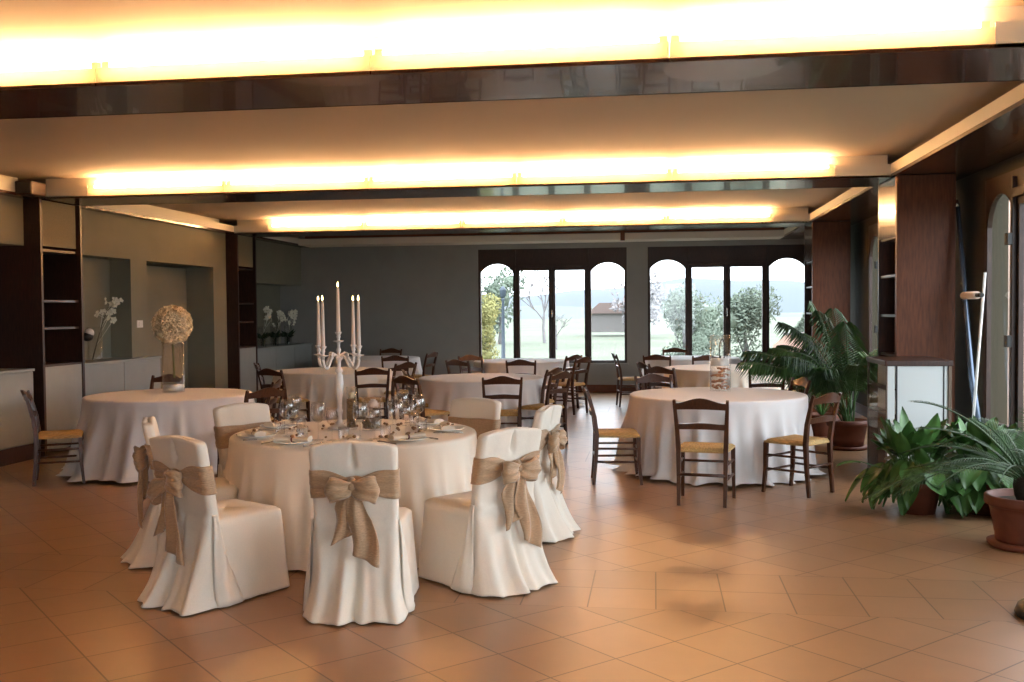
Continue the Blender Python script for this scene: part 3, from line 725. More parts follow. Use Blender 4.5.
def make_covered(seed, bow_side=0.0, tail=1.0, open_bow=True):
    q = random.Random(seed); t = thing('covered_chair', (0, 0, 0), 0, '', 'chair')
    n = 120; mb = MB()
    # seat box and skirt
    P = []
    p1 = q.uniform(0, 6); p2 = q.uniform(0, 6)
    rows = [(.02, .477), (.6, .478), (.9, .474), (1.0, .455)] + [(1.0, z / 100) for z in (42, 38, 33, 28, 23, 18, 13, 9, 5, 2.5, 1)]
    for k, (sc, z) in enumerate(rows):
        s = max(0, (.455 - z) / .455); base = rrect((.232 + .035 * s) * sc, (.235 + .03 * s) * sc, .04 * sc, n, 0, .01)
        row = []
        for j, (x, y) in enumerate(base):
            a = math.atan2(y, x); f = 1 + s * (.012 * math.sin(5 * a + p1) + .010 * math.sin(9 * a + p2) + .006 * math.sin(15 * a + p1)) 
            wr = .0012 * math.sin(9 * a + 9 * z + p1) if k > 3 else 0
            row.append((x * f + wr, y * f + wr, z))
        P.append(row)
    mb.grid(P, closed_u=True)
    # back slab running to the floor
    P = []; zs = [.905, .904, .898, .885, .86] + [.86 - .82 * i / 30 for i in range(1, 31)] + [.02, .008]
    for k, z in enumerate(zs):
        cap = (.04, .80, .95, .99)[k] if k < 4 else 1
        s = max(0, min(1, (.50 - z) / .49)); hx = (.222 + .008 * (z - .45) / .4 + .028 * s ** 1.1 + .030 * s ** 6) * ((.45, .86, .95, .99)[k] if k < 4 else 1); hy = (.034 if z > .5 else .034 + .085 * s + .03 * s ** 5) * cap
        cy = (back_y(z) if z > .45 else -.215 + .01 * s) - (.055 * s + .035 * s ** 5)
        base = rrect(hx, hy, min(hx, hy) * .8, n + 24, 0, 0); row = []
        for j, (x, y) in enumerate(base):
            u = x / hx; out = 1 if y < 0 else -.15
            crest = .018 * (1 - u * u) if k < 5 else 0     # the cover drapes over an arched top rail
            a = s * (.024 * math.sin(u * 5.5 + p1) + .014 * math.sin(u * 11 + p2) + .005 * s * math.sin(u * 19 + p2 + 3 * z))
            pleat = 0
            if y < 0: pleat = .045 * s ** .8 * math.exp(-((u - .02) / .09) ** 2) - .02 * s * math.exp(-((abs(u) - .22) / .1) ** 2)
            top = 0
            if y < 0 and .78 < z < .905: top = .028 * math.exp(-(u / (.012 + .09 * (.905 - z) / .12)) ** 2) * min(1, (.905 - z) / .04)
            wrk = .0012 * math.sin(6 * u + 21 * z + p1) + .001 * math.sin(11 * u - 15 * z + p2)
            sag = .016 * math.exp(-((z - .44 - .05 * u * u) / .02) ** 2) * (1 if y < 0 else .3)
            row.append((x + wrk, cy + y - out * (a + sag) + (pleat + top) + wrk, z + crest + (.02 * s ** 8 * math.sin(u * 9 + p2) * .4)))
        P.append(row)
    for r in P[-1:]:
        for i, p in enumerate(r): r[i] = (p[0], p[1], max(.006, p[2]))
    mb.grid(P, closed_u=True)
    # flap of the back panel overlapping the side of the skirt
    for sd in (-1, 1):
        P = []
        for k in range(14):
            s = k / 13; z = .50 - .492 * s; row = []
            for j in range(9):
                v = j / 8; wdt = .03 + .13 * s + .03 * s ** 4
                x = sd * (.226 + .040 * s + .026 * math.sin(v * PI) * (.3 + s) + .006 * math.sin(9 * v + 6 * s))
                row.append((x, -.24 - .02 * s + v * wdt, max(.006, z)))
            P.append(row)
        mb.grid(P)
    mb.build('cover', M_cover, t, solid=.003)
    # sash band around the back
    P = []; nn = 140
    for i in range(15):
        v = i / 14; row = []
        for j in range(nn):
            base = rrect(.236, .043, .034, nn, 0, 0)[j]; u = base[0] / .236
            back = base[1] < 0
            pinch = (1 - .68 * math.exp(-(u / .42) ** 2)) if back else 1 - .0
            zc = .695 + (.0 if not back else .012 * (1 - abs(u)))
            z = zc + (v - .5) * .155 * pinch
            wr = .0035 * math.sin(v * 19 + 2.5 * math.sin(u * 2.6 + p1) + p2) * (1 if back else .3) + .0015 * math.sin(v * 37 + u * 5)
            edge = -.004 * (abs(v - .5) * 2) ** 6
            sg = -1 if back else 1
            row.append((base[0] * (1 + edge), back_y(z) + base[1] + sg * (wr + .006 * (1 - pinch) * 2), z + .002 * math.sin(u * 5 + v * 4)))
        P.append(row)
    mb = MB(); mb.grid(P, closed_u=True); sash = mb.build('sash', M_sash, t, solid=.004)
    # bow: two loops, a knot and two tails
    bx = bow_side; yb = back_y(.70) - .05
    for sd, L, dz, wd in ((-1, .125, -.03 if open_bow else -.10, .058), (1, .135, -.03, .062)):
        P = []
        for i in range(27):
            u = i / 26; a = u * 2 * PI
            # teardrop loop from knot out and back
            px = sd * L * (1 - math.cos(a)) / 2; py = -.036 * math.sin(a) * (1 if sd > 0 else 1) - .025 * math.sin(u * PI)
            w_ = wd * (.22 + .9 * math.sin(u * PI) ** .8)
            row = []
            for j in range(11):
                v = -1 + 2 * j / 10
                row.append((bx + px + sd * .012 * math.cos(3 * v), yb - .018 + py - .014 * (1 - v * v) * math.sin(u * PI) + .006 * math.sin(v * 8 + u * 9 + p1), .705 + dz * math.sin(u * PI) + v * w_ + .01 * math.sin(u * 12 + p2)))
            P.append(row)
        MB().grid(P).build('bow_loop', M_sash, sash, solid=.005)
    MB().sphere((bx, yb - .03, .703), .034, 16, 10, (.8, .75, 1.15)).build('knot', M_sash, sash)
    for sd, L, ang in ((-1, .26 * tail + .02, -.10), (1, .40 * tail, .16)):
        P = []
        for i in range(25):
            u = i / 24; wd = .016 + .052 * min(1, u * 2.2)
            cx = bx + sd * .012 + math.sin(ang) * L * u + .014 * math.sin(u * 7 + p1); z = .70 - L * u * math.cos(ang)
            cy = yb - .028 - .014 * sd * math.sin(u * 3) - .045 * max(0, (.52 - z)) 
            row = []
            for j in range(11):
                v = -1 + 2 * j / 10
                row.append((cx + v * wd, cy + .016 * math.sin(v * 4.2 + u * 5 + p2) * min(1, u * 3) - .004, z - .035 * max(0, u - .75) * 4 * v * sd))
            P.append(row)
        MB().grid(P).build('sash_tail', M_sash, sash, solid=.003)
    return t
covered = [
 # x, y of the back top, heading, seed
 (-1.56, 5.02, 6, 11, .0, 1.0, True, 'ivory covered chair with tan bow seen straight from behind, before the laid table'),
 (-2.60, 5.15, -29, 12, -.03, 1.1, False, 'ivory covered chair with large tan bow at the front left of the laid table'),
 (-3.25, 6.06, -64, 13, -.02, 1.1, False, 'ivory covered chair with tan bow behind the front left one, seen edge on'),
 (-3.05, 7.06, -124, 14, 0, 1, True, 'ivory covered chair facing us at the back left of the laid table'),
 (-1.37, 7.60, -206, 15, 0, 1, True, 'ivory covered chair facing us at the back right of the laid table'),
 (-.82, 5.66, 50, 16, .02, 1.15, True, 'ivory covered chair with long tan sash at the front right of the laid table'),
 (-.74, 7.02, 78, 17, 0, 1, True, 'ivory covered chair with tan bow behind the front right one, seen edge on'),
]
for (x, y, hd, sd, bs, tl, ob, lab) in covered:
    c = make_covered(sd, bs, tl, ob); a = math.radians(hd)
    place(c, (x - .30 * math.sin(a), y + .30 * math.cos(a), 0), a, lab, 'covered chairs round the laid table')

# ------------------------------------------------------------------ things on the laid table
ZT = H + .002
cx0, cy0 = -2.25, 6.93
t = thing('candelabra', (cx0, cy0, ZT), .35, 'white five-armed candelabra rising from the laid table', 'candelabra')
def cup(mb, x, y, z):
    M = Matrix.Translation((x, y, z))
    mb.lathe([(.004, -.05), (.012, -.045), (.010, -.03), (.036, -.022), (.038, -.018), (.012, -.016), (.011, -.004), (.016, .012), (.012, .022), (.022, .036), (.026, .046), (.019, .046), (.015, .034), (.002, .030)], 16, M=M)
MB().lathe([(.002, 0), (.085, 0), (.085, .01), (.06, .022), (.03, .035), (.018, .06), (.016, .10), (.026, .115), (.026, .13), (.016, .145), (.018, .2), (.030, .27), (.033, .32), (.026, .385), (.016, .40), (.028, .41), (.028, .425), (.013, .44), (.016, .49), (.028, .50), (.028, .515), (.013, .53), (.012, .545), (.019, .565), (.011, .585), (.011, .61)], 22).build('stem', M_white, t)
mb = MB(); cup(mb, 0, 0, .65); mb.build('candle_cup', M_white, t)
RA = .178
cups = []
for k in range(4):
    a = PI / 4 + k * PI / 2 + .1; M = Matrix.Rotation(a, 4, 'Z')
    pa = bz((.015, 0, .505), (.05, 0, .575), (.09, 0, .50), (.11, 0, .465), 8) + bz((.11, 0, .465), (.14, 0, .41), (.178, 0, .45), (RA, 0, .505), 8)[1:]
    mb = MB(); mb.tube(pa, .011, n=8, M=M)
    mb.tube(bz((.05, 0, .537), (.085, 0, .565), (.095, 0, .515), (.065, 0, .51), 8), .008, n=6, M=M)
    arm = mb.build('arm', M_white, t)
    p = M @ Vector((RA, 0, .552)); mb = MB(); cup(mb, p.x, p.y, p.z); mb.build('candle_cup', M_white, arm); cups.append(p)
def taper(px, py, pz, L, label):
    c = thing('taper_candle', (px, py, pz), 0, label, 'candle', 'lit candles in the candelabra')
    MB().lathe([(.0165, 0), (.016, .02), (.0105, L * .9), (.009, L), (.001, L + .002)], 12, cap0=True).build('wax', M_wax, c)
    MB().tube([(0, 0, L), (.001, 0, L + .012)], .0012, n=5).build('wick', M_black, c)
    MB().lathe([(.0005, L + .006), (.005, L + .014), (.0055, L + .02), (.003, L + .032), (.0004, L + .044)], 10).build('flame', M_flame, c)
    return c
R35 = Matrix.Rotation(.35, 4, 'Z')
taper(cx0, cy0, ZT + .681, .33, 'tallest lit taper candle in the centre of the candelabra')
P4 = [(R35 @ p) for p in cups]; srt = sorted(P4, key=lambda p: p.x)
labs = ['leftmost lit candle of the candelabra', 'second lit candle from the left in the candelabra', 'second lit candle from the right in the candelabra', 'rightmost lit candle of the candelabra']
for p, lb in zip(srt, labs): taper(cx0 + p.x, cy0 + p.y, ZT + p.z + .031, .33, lb)

def cyl_vase(x, y, z, r, h, label, name='glass_vase'):
    t = thing(name, (x, y, z), 0, label, 'vase')
    MB().lathe([(.001, 0), (r, 0), (r, .004), (r, h), (r - .004, h), (r - .004, .014), (.001, .012)], 32).build('glass', M_vase, t)
    MB().lathe([(r - .0025, h - .003), (r + .001, h - .003), (r + .001, h + .002), (r - .0025, h + .002), (r - .0025, h - .003)], 32).build('rim', M_glass, t)
    return t
def beans(r, h, n, z0, seed, mm=M_bean, sz=.006):
    q = random.Random(seed); mb = MB(); mb.lathe([(.001, z0), (r * .93, z0), (r * .93, z0 + h - .006), (.001, z0 + h - .004)], 20)
    for _ in range(n):
        a = q.uniform(0, 2 * PI); zz = z0 + .004 + (h - .008) * q.random()
        if q.random() < .2: rr = r * .9 * math.sqrt(q.random()); zz = z0 + h - .004
        else: rr = r * .93
        M = Matrix.Translation((rr * math.cos(a), rr * math.sin(a), zz)) @ Matrix.Rotation(q.uniform(0, 6), 4, 'X') @ Matrix.Rotation(q.uniform(0, 6), 4, 'Y')
        mb.sphere((0, 0, 0), sz, 6, 4, (1, .7, .55), M=M)
    return mb
tx, ty = -2.15, 6.90
cyl_vase(tx, ty, ZT, .038, .30, 'tall narrow glass cylinder of brown beans on the laid table')
o = beans(.033, .205, 560, .014, 1).build('coffee_beans', M_bean); o.location = (tx, ty, ZT); tag(o, 'brown beans filling the tall narrow glass on the laid table', 'beans', kind='stuff')
t = thing('rose_candle', (tx, ty, ZT + .221), 0, 'small cream candle on the beans in the tall glass', 'candle')
MB().lathe([(.001, 0), (.019, 0), (.021, .02), (.019, .04), (.003, .043)], 16).build('wax', M_petal, t)
mb = MB()
for k in range(5):
    a = k * 1.3; mb.add([(.012 * math.cos(a), .012 * math.sin(a), 0), (.026 * math.cos(a + .3), .026 * math.sin(a + .3), .012), (.024 * math.cos(a), .024 * math.sin(a), -.006)], [(0, 1, 2)])
mb.build('leaf', M_leaf, t)
sx_, sy_ = -1.99, 6.86
cyl_vase(sx_, sy_, ZT, .070, .235, 'wide short glass vase with pale candles and beans on the laid table')
o = beans(.064, .065, 360, .014, 2).build('coffee_beans', M_bean); o.location = (sx_, sy_, ZT); tag(o, 'layer of brown beans in the wide short glass on the laid table', 'beans', kind='stuff')
def rose(x, y, z, r, label, name='white_flower'):
    mb = MB(); q = random.Random(int(abs(x * 1000)))
    mb.sphere((0, 0, r), r * .8, 12, 8)
    for ring, (rr, cnt, zz) in enumerate(((.35, 3, 1.5), (.65, 5, 1.2), (.9, 7, .8))):
        for k in range(cnt):
            a = 2 * PI * k / cnt + ring; M = Matrix.Translation((0, 0, r * .3)) @ Matrix.Rotation(a, 4, 'Z')
            P = [[(r * (rr + .18 * math.sin(v * PI / 2)) * math.cos((u - .5) * 1.6), r * (rr + .18 * v) * math.sin((u - .5) * 1.6), r * zz * v) for u in (0, .25, .5, .75, 1)] for v in (0, .4, .8, 1)]
            mb.grid(P, M=M)
    o = mb.build(name, M_porc); o.location = (x, y, z); return tag(o, label, 'flower')
rose(sx_ - .012, sy_ - .01, ZT + .080, .042, 'lower white rose inside the wide short glass', 'white_rose')
rose(sx_ + .01, sy_ + .005, ZT + .150, .038, 'upper white rose inside the wide short glass', 'white_rose')

# glasses
def make_glass(kind):
    t = thing('wine_glass' if kind != 'tumbler' else 'water_glass', (0, 0, 0), 0, '', 'glass')
    if kind == 'large': prof = [(.001, .115), (.020, .118), (.042, .140), (.050, .172), (.047, .215), (.041, .25)]; st = .115
    elif kind == 'small': prof = [(.001, .10), (.016, .103), (.032, .122), (.040, .150), (.037, .185), (.033, .21)]; st = .10
    else: prof = [(.001, .004), (.030, .006), (.033, .02), (.036, .06), (.038, .09)]; st = 0
    inner = [(max(.001, r - .0015), z + .001) for r, z in reversed(prof)]
    MB().lathe(prof + inner, 20).build('bowl', M_glass, t)
    if st:
        MB().lathe([(.036, 0), (.036, .002), (.012, .005), (.0042, .012), (.0035, st * .5), (.0045, st), (.010, st + .003)], 16, cap0=True).build('stem', M_glass, t)
    return t
gl = {k: make_glass(k) for k in ('large', 'small', 'tumbler')}; gused = set()
TX, TY = -2.10, 6.75
wh = ['front', 'front left', 'left', 'back left', 'back right', 'right rear', 'front right']
heads = []
for (x, y, *_r) in covered: heads.append(math.atan2(y - TY, x - TX))
heads_named = list(zip(heads, ['front', 'front left', 'far left', 'back left', 'back right', 'front right', 'far right']))
def put_glass(kind, x, y, label):
    o = gl[kind] if kind not in gused else copy_tree(gl[kind]); gused.add(kind)
    return place(o, (x, y, ZT), rnd.uniform(0, 6), label, 'glasses on the laid table')
KIDS[gl['large'].name] = list(gl['large'].children); KIDS[gl['small'].name] = list(gl['small'].children); KIDS[gl['tumbler'].name] = list(gl['tumbler'].children)
# place settings
def make_plate():
    t = thing('dinner_plate', (0, 0, 0), 0, '', 'plate')
    MB().lathe([(.001, .004), (.075, .004), (.085, .008), (.125, .018), (.128, .020), (.126, .015), (.085, .003), (.07, 0), (.001, 0)], 36).build('rim', M_porc, t)
    return t
def make_napkin():
    t = thing('folded_napkin', (0, 0, 0), 0, '', 'napkin')
    P = []
    for i in range(13):
        u = -1 + i / 6; row = []
        for j in range(12):
            a = 2 * PI * j / 12; hw = .026 + .016 * abs(u) ** 1.5
            row.append((u * .115, hw * math.cos(a) * (1.1 + .1 * math.sin(5 * u)), .014 + (.013 + .006 * abs(u)) * math.sin(a) + .012 * max(0, abs(u) - .5) * (1 if u > 0 else .3)))
        P.append(row)
    mb = MB(); mb.grid(P, closed_u=True); n = len(P); mb.add(P[0], [tuple(range(12))]); mb.add(P[-1], [tuple(range(12))])
    mb.build('cloth_roll', M_nap, t)
    MB().lathe([(.030, -.006), (.032, 0), (.030, .006)], 16, M=Matrix.Translation((0, 0, .014)) @ Matrix.Rotation(PI / 2, 4, 'Y') @ Matrix.Scale(.62, 4, (1, 0, 0))).build('ribbon', M_purple, t)
    MB().sphere((0, -.012, .036), .013, 8, 6, (1.3, 1, .8)).build('dried_flower', M_nut, t)
    return t
def make_knife():
    t = thing('table_knife', (0, 0, 0), 0, '', 'cutlery')
    MB().tube([(0, -.11, .004), (0, -.02, .004)], [.006, .004], n=8, flat=.6).build('handle', M_steel, t)
    MB().box(-.007, .007, -.02, .10, .0025, .0045, b=.0008).build('blade', M_steel, t); return t
def make_fork():
    t = thing('table_fork', (0, 0, 0), 0, '', 'cutlery')
    MB().tube([(0, -.11, .003), (0, -.03, .003), (0, .03, .004)], [.005, .003, .003], n=8, flat=.6).build('handle', M_steel, t)
    mb = MB(); mb.box(-.011, .011, .03, .05, .003, .005, b=.001)
    for k in range(4): mb.tube([(-.009 + .006 * k, .05, .004), (-.009 + .006 * k, .09, .005)], .0012, n=5)
    mb.build('tines', M_steel, t); return t
protos = {'plate': make_plate(), 'napkin': make_napkin(), 'knife': make_knife(), 'fork': make_fork()}
for p in protos.values(): KIDS[p.name] = list(p.children)
pused = set()
def put(kind, x, y, z, rz, label, group):
    o = protos[kind] if kind not in pused else copy_tree(protos[kind]); pused.add(kind); return place(o, (x, y, z), rz, label, group)
for a, nm in heads_named:
    dx, dy = math.cos(a), math.sin(a); tx_, ty_ = -dy, dx      # tangent
    pr = .66; px, py = TX + dx * pr, TY + dy * pr
    put('plate', px, py, ZT, 0, 'white dinner plate at the %s place of the laid table' % nm, 'dinner plates on the laid table')
    rz = a + PI / 2 + {'front': .0, 'front left': .25, 'front right': -.2}.get(nm, .1)
    put('napkin', px, py, ZT + .012, rz + (0 if nm != 'front' else PI / 2), 'ivory napkin tied with a dark ribbon on the %s plate' % nm, 'tied napkins on the plates')
    put('knife', px + tx_ * .165, py + ty_ * .165, ZT, a + PI / 2, 'steel knife beside the %s plate' % nm, 'knives on the laid table')
    put('fork', px - tx_ * .165, py - ty_ * .165, ZT, a + PI / 2, 'steel fork beside the %s plate' % nm, 'forks on the laid table')
    for kind, rr, tt, gn in (('large', .46, .05, 'large wine glass'), ('small', .44, .145, 'smaller wine glass'), ('tumbler', .49, -.055, 'low water tumbler')):
        put_glass(kind, TX + dx * rr + tx_ * tt, TY + dy * rr + ty_ * tt, '%s at the %s place of the laid table' % (gn, nm))
# scattered nuts and dried pods
q = random.Random(3); pod = MB().sphere((0, 0, .009), .011, 8, 6, (1.2, .9, .8)).build('dried_pod', M_nut); n0 = 0
tag(pod, 'small brown dried pod scattered on the laid cloth', 'dried pod', 'dried pods scattered on the laid table')
while n0 < 44:
    r = math.sqrt(q.uniform(.03, .28)); a = q.uniform(0, 2 * PI); x = TX + r * math.cos(a); y = TY + r * math.sin(a)
    if math.hypot(x - cx0, y - cy0) < .1 or math.hypot(x - tx, y - ty) < .05 or math.hypot(x - sx_, y - sy_) < .08: continue
    o = pod if n0 == 0 else pod.copy()
    if n0: COL.objects.link(o)
    o.location = (x, y, ZT); o.rotation_euler = (0, 0, q.uniform(0, 6)); s = q.uniform(.7, 1.3); o.scale = (s, s, s); n0 += 1

# ------------------------------------------------------------------ flower ball vase
vx, vy = -5.08, 10.02
cyl_vase(vx, vy, ZT, .115, .53, 'tall glass cylinder vase under the cream flower ball')
o = MB().lathe([(.001, .015), (.108, .015), (.108, .075), (.001, .075)], 28).build('pale_water', M_water); o.location = (vx, vy, ZT)  # opaque pale fill standing for the water in the vase
tag(o, 'pale water layer in the bottom of the flower ball vase', 'water', kind='stuff')
t = thing('flower_ball', (vx, vy, ZT + .53), 0, 'round cream flower ball standing on the tall glass vase', 'flowers')
mb = MB(); q = random.Random(8); mb.sphere((0, 0, .185), .175, 20, 14)
N = 620
for k in range(N):
    zz = 1 - 2 * (k + .5) / N; a = k * 2.39996; d = Vector((math.sqrt(1 - zz * zz) * math.cos(a), math.sqrt(1 - zz * zz) * math.sin(a), zz)); d0 = d
    b = d.orthogonal().normalized(); c = d.cross(b); R = .19 + q.uniform(-.008, .012); d = (d + Vector((q.gauss(0, .28), q.gauss(0, .28), q.gauss(0, .28)))).normalized(); b = d.orthogonal().normalized(); c = d.cross(b); ctr = Vector((0, 0, .185)) + d0 * R; tw = q.uniform(0, 6)
    for p in range(5):
        th = tw + p * 2 * PI / 5; e = b * math.cos(th) + c * math.sin(th); f = d.cross(e); L = q.uniform(.024, .036)
        mb.add([ctr - d * .012, ctr + e * L * .6 + f * L * .45 - d * .001, ctr + e * L + d * .006, ctr + e * L * .6 - f * L * .45 - d * .001], [(0, 1, 2, 3)])
mb.build('petals', M_petal, t)
MB().tube([(0, 0, .02), (.01, 0, -.38)], .012).build('stalk', M_rachis, t)

# ------------------------------------------------------------------ tall vase on the right table
ux, uy = .66, 10.42
cyl_vase(ux, uy, ZT, .105, .57, 'tall clear glass vase with dried orange peel on the right table')
q = random.Random(5)
for k in range(14):
    mb = MB(); P = []
    for i in range(9):
        u = i / 8; a = u * 4.5; row = []
        for j in range(6):
            v = 2 * PI * j / 6; row.append((.028 * math.cos(a) + .013 * math.cos(v) * math.cos(a), .028 * math.sin(a) + .013 * math.cos(v) * math.sin(a), .01 * math.sin(v) + .022 * u))
        P.append(row)
    mb.grid(P, closed_u=True); mb.add(P[0], [tuple(range(6))]); mb.add(P[-1], [tuple(range(6))])
    o = mb.build('dried_peel', M_gift); lay = k // 4; a = k * 1.7 + lay
    o.location = (ux + .055 * math.cos(a), uy + .055 * math.sin(a), ZT + .030 + .058 * lay); o.rotation_euler = (q.uniform(-.4, .4), q.uniform(-.4, .4), q.uniform(0, 6))
    tag(o, 'curled orange-brown dried peel in the tall vase on the right table', 'dried peel', 'dried peels in the tall vase')
t = thing('wire_ring', (ux + .02, uy - .0, ZT + .30), .3, 'thin dark wire loop standing in the tall vase on the right table', 'wire')
mb = MB(); mb.tube([(.028 * math.sin(2 * PI * i / 20), 0, .115 - .115 * math.cos(2 * PI * i / 20)) for i in range(21)], .006, n=6); mb.build('loop', M_black, t)
o = MB().lathe([(.001, 0), (.092, 0), (.095, .01), (.092, .075), (.001, .08)], 24).build('pillar_candle', M_porc); o.location = (ux, uy, ZT + .255)
tag(o, 'white pillar candle above the dried peel in the tall vase', 'candle')

# ------------------------------------------------------------------ orchids on the left ledges
def orchid(x, y, z, h, lean, seed, label, vh=.36, vr=.09, vlabel=''):
    q = random.Random(seed)
    if vh: cyl_vase(x, y, z, vr, vh, vlabel)
    t = thing('orchid_branch', (x, y, z + .014), 0, label, 'flower')
    ly, lx = lean
    pa = bz((-lx * .1, -ly * .15, 0), (lx * .2, ly * .3, h * .5), (lx * .6, ly * .7, h * .85), (lx, ly, h), 12)
    mb = MB(); mb.tube(pa, [.007 - .0004 * i for i in range(13)], n=6); mb.build('stem', M_stem, t)
    for k in range(11):
        p = pa[12 - k // 2 - k % 2] + Vector((q.gauss(0, .05), q.gauss(0, .07), q.gauss(.0, .05))); mb = MB()
        d = Vector((1, q.gauss(-.4, .5), q.gauss(0, .3))).normalized(); b = d.orthogonal().normalized(); c = d.cross(b)
        for s in range(5):
            th = s * 2 * PI / 5 + q.uniform(0, 1); e = b * math.cos(th) + c * math.sin(th); f = d.cross(e); L = .055
            mb.add([p, p + e * L * .6 + f * L * .42 + d * .008, p + e * L + d * .002, p + e * L * .6 - f * L * .42 + d * .008], [(0, 1, 2, 3)])
        mb.sphere(tuple(p + d * .008), .009, 6, 4); mb.tube([pa[12 - k], p], .003, n=4)
        mb.build('blossom', M_orch, t)
orchid(-7.06, 11.85, 1.0, .74, (.40, .0), 1, 'single white orchid leaning right in the niche at left', .42, .09, 'glass cylinder holding the single orchid in the left niche')
for k, (yy, ln, lb) in enumerate(((16.75, .05, 'first'), (17.3, .25, 'second'), (17.9, .26, 'third'), (18.6, .2, 'fourth'))):
    orchid(-7.05, yy, .97, .66 - .02 * k, (ln, .05), 10 + k, '%s white orchid spray from the left on the far ledge' % lb, .36 if k else .34, .075, 'glass cylinder of the %s orchid spray on the far ledge' % lb)
for k, yy in enumerate((16.55, 17.05, 17.65, 18.25)):
    cyl_vase(-6.93, yy, .97, .05, .16, '%s low glass with dark leaves on the far ledge from the left' % ordn[k].capitalize())
    t = thing('dark_leaf_bunch', (-6.93, yy, .985), 0, 'bunch of dark leaves in the %s low glass on the far ledge' % ordn[k], 'leaves')
    q = random.Random(60 + k); mb = MB(); mb.tube([(0, 0, 0), (0, 0, .16)], .012, n=6)
    for i in range(22):
        a = q.uniform(0, 2 * PI); e = Vector((math.cos(a), math.sin(a), q.uniform(.1, 1.1))).normalized(); p = Vector((0, 0, .14)); L = q.uniform(.12, .22); f = e.orthogonal().normalized()
        mb.add([p, p + e * L * .5 + f * .03, p + e * L, p + e * L * .5 - f * .03], [(0, 1, 2, 3)])
    mb.build('leaves', M_leafd, t)

# ------------------------------------------------------------------ right side: cabinet, poles, plants
t = thing('display_cabinet', (2.05, 9.33, 0), 0, 'white and glass display cabinet standing before the wooden column', 'cabinet')
cw, cd, ch = .56, .80, 1.12
MB().box(.10, cw, .012, cd, .06, ch - .05).build('body', M_cab, t)
MB().box(0, cw, 0, cd, 0, .06, b=.006).build('base', M_alu, t); MB().box(-.01, cw + .01, -.01, cd, ch - .05, ch, b=.006).build('top', M_dark, t)
MB().box(.012, .075, 0, .012, .06, ch - .05).build('front_strip', M_cab, t)
for x in (.0, cw - .03): MB().box(x, x + .012 if x == 0 else x + .03, -.004, .02, .06, ch - .05, b=.002).build('corner_post', M_alu, t)
for x in (.085, cw - .075): MB().box(x, x + .012, -.003, .012, .06, ch - .05).build('front_batten', M_black, t)
MB().box(.097, cw - .075, .0, .012, .06, ch - .05).build('front_panel', M_cab, t)
MB().box(0, .006, .03, cd - .03, .06, ch - .05).build('side_glass', M_pane, t)
MB().box(.0, .015, cd - .03, cd, .06, ch - .05).build('corner_post', M_alu, t)
MB().box(.006, .095, .03, cd - .03, .06, .62).build('lower_panel', M_panel, t)
for z in (.62, .85): MB().box(.006, .1, .03, cd - .03, z, z + .012).build('shelf', M_alu, t)

t = thing('leaning_tube', (0, 0, 0), 0, 'dark blue-grey tube leaning in the corner by the arched window', 'tube')
mb = MB(); mb.tube([(2.93, 9.38, .02), (2.90, 9.75, .95), (2.87, 10.1, 2.55)], [.030, .028, .020], n=12); mb.build('tube', M_bluetube, t)
MB().tube([(2.87, 10.1, 2.55), (2.868, 10.12, 2.62)], [.022, .012], n=12).build('end_cap', M_steel, t)
t = thing('white_pole', (0, 0, 0), 0, 'thin white pole with a padded cross roller leaning by the arched window', 'pole')
MB().tube([(2.84, 9.62, .02), (2.91, 9.42, 1.90)], .013, n=10).build('shaft', M_whitepole, t)
MB().tube([(2.86, 9.86, 1.70), (2.87, 9.50, 1.70)], .035, n=14).build('roller', M_wax, t)
MB().tube([(2.87, 9.50, 1.70), (2.875, 9.38, 1.70)], .020, n=10).build('clamp', M_black, t)

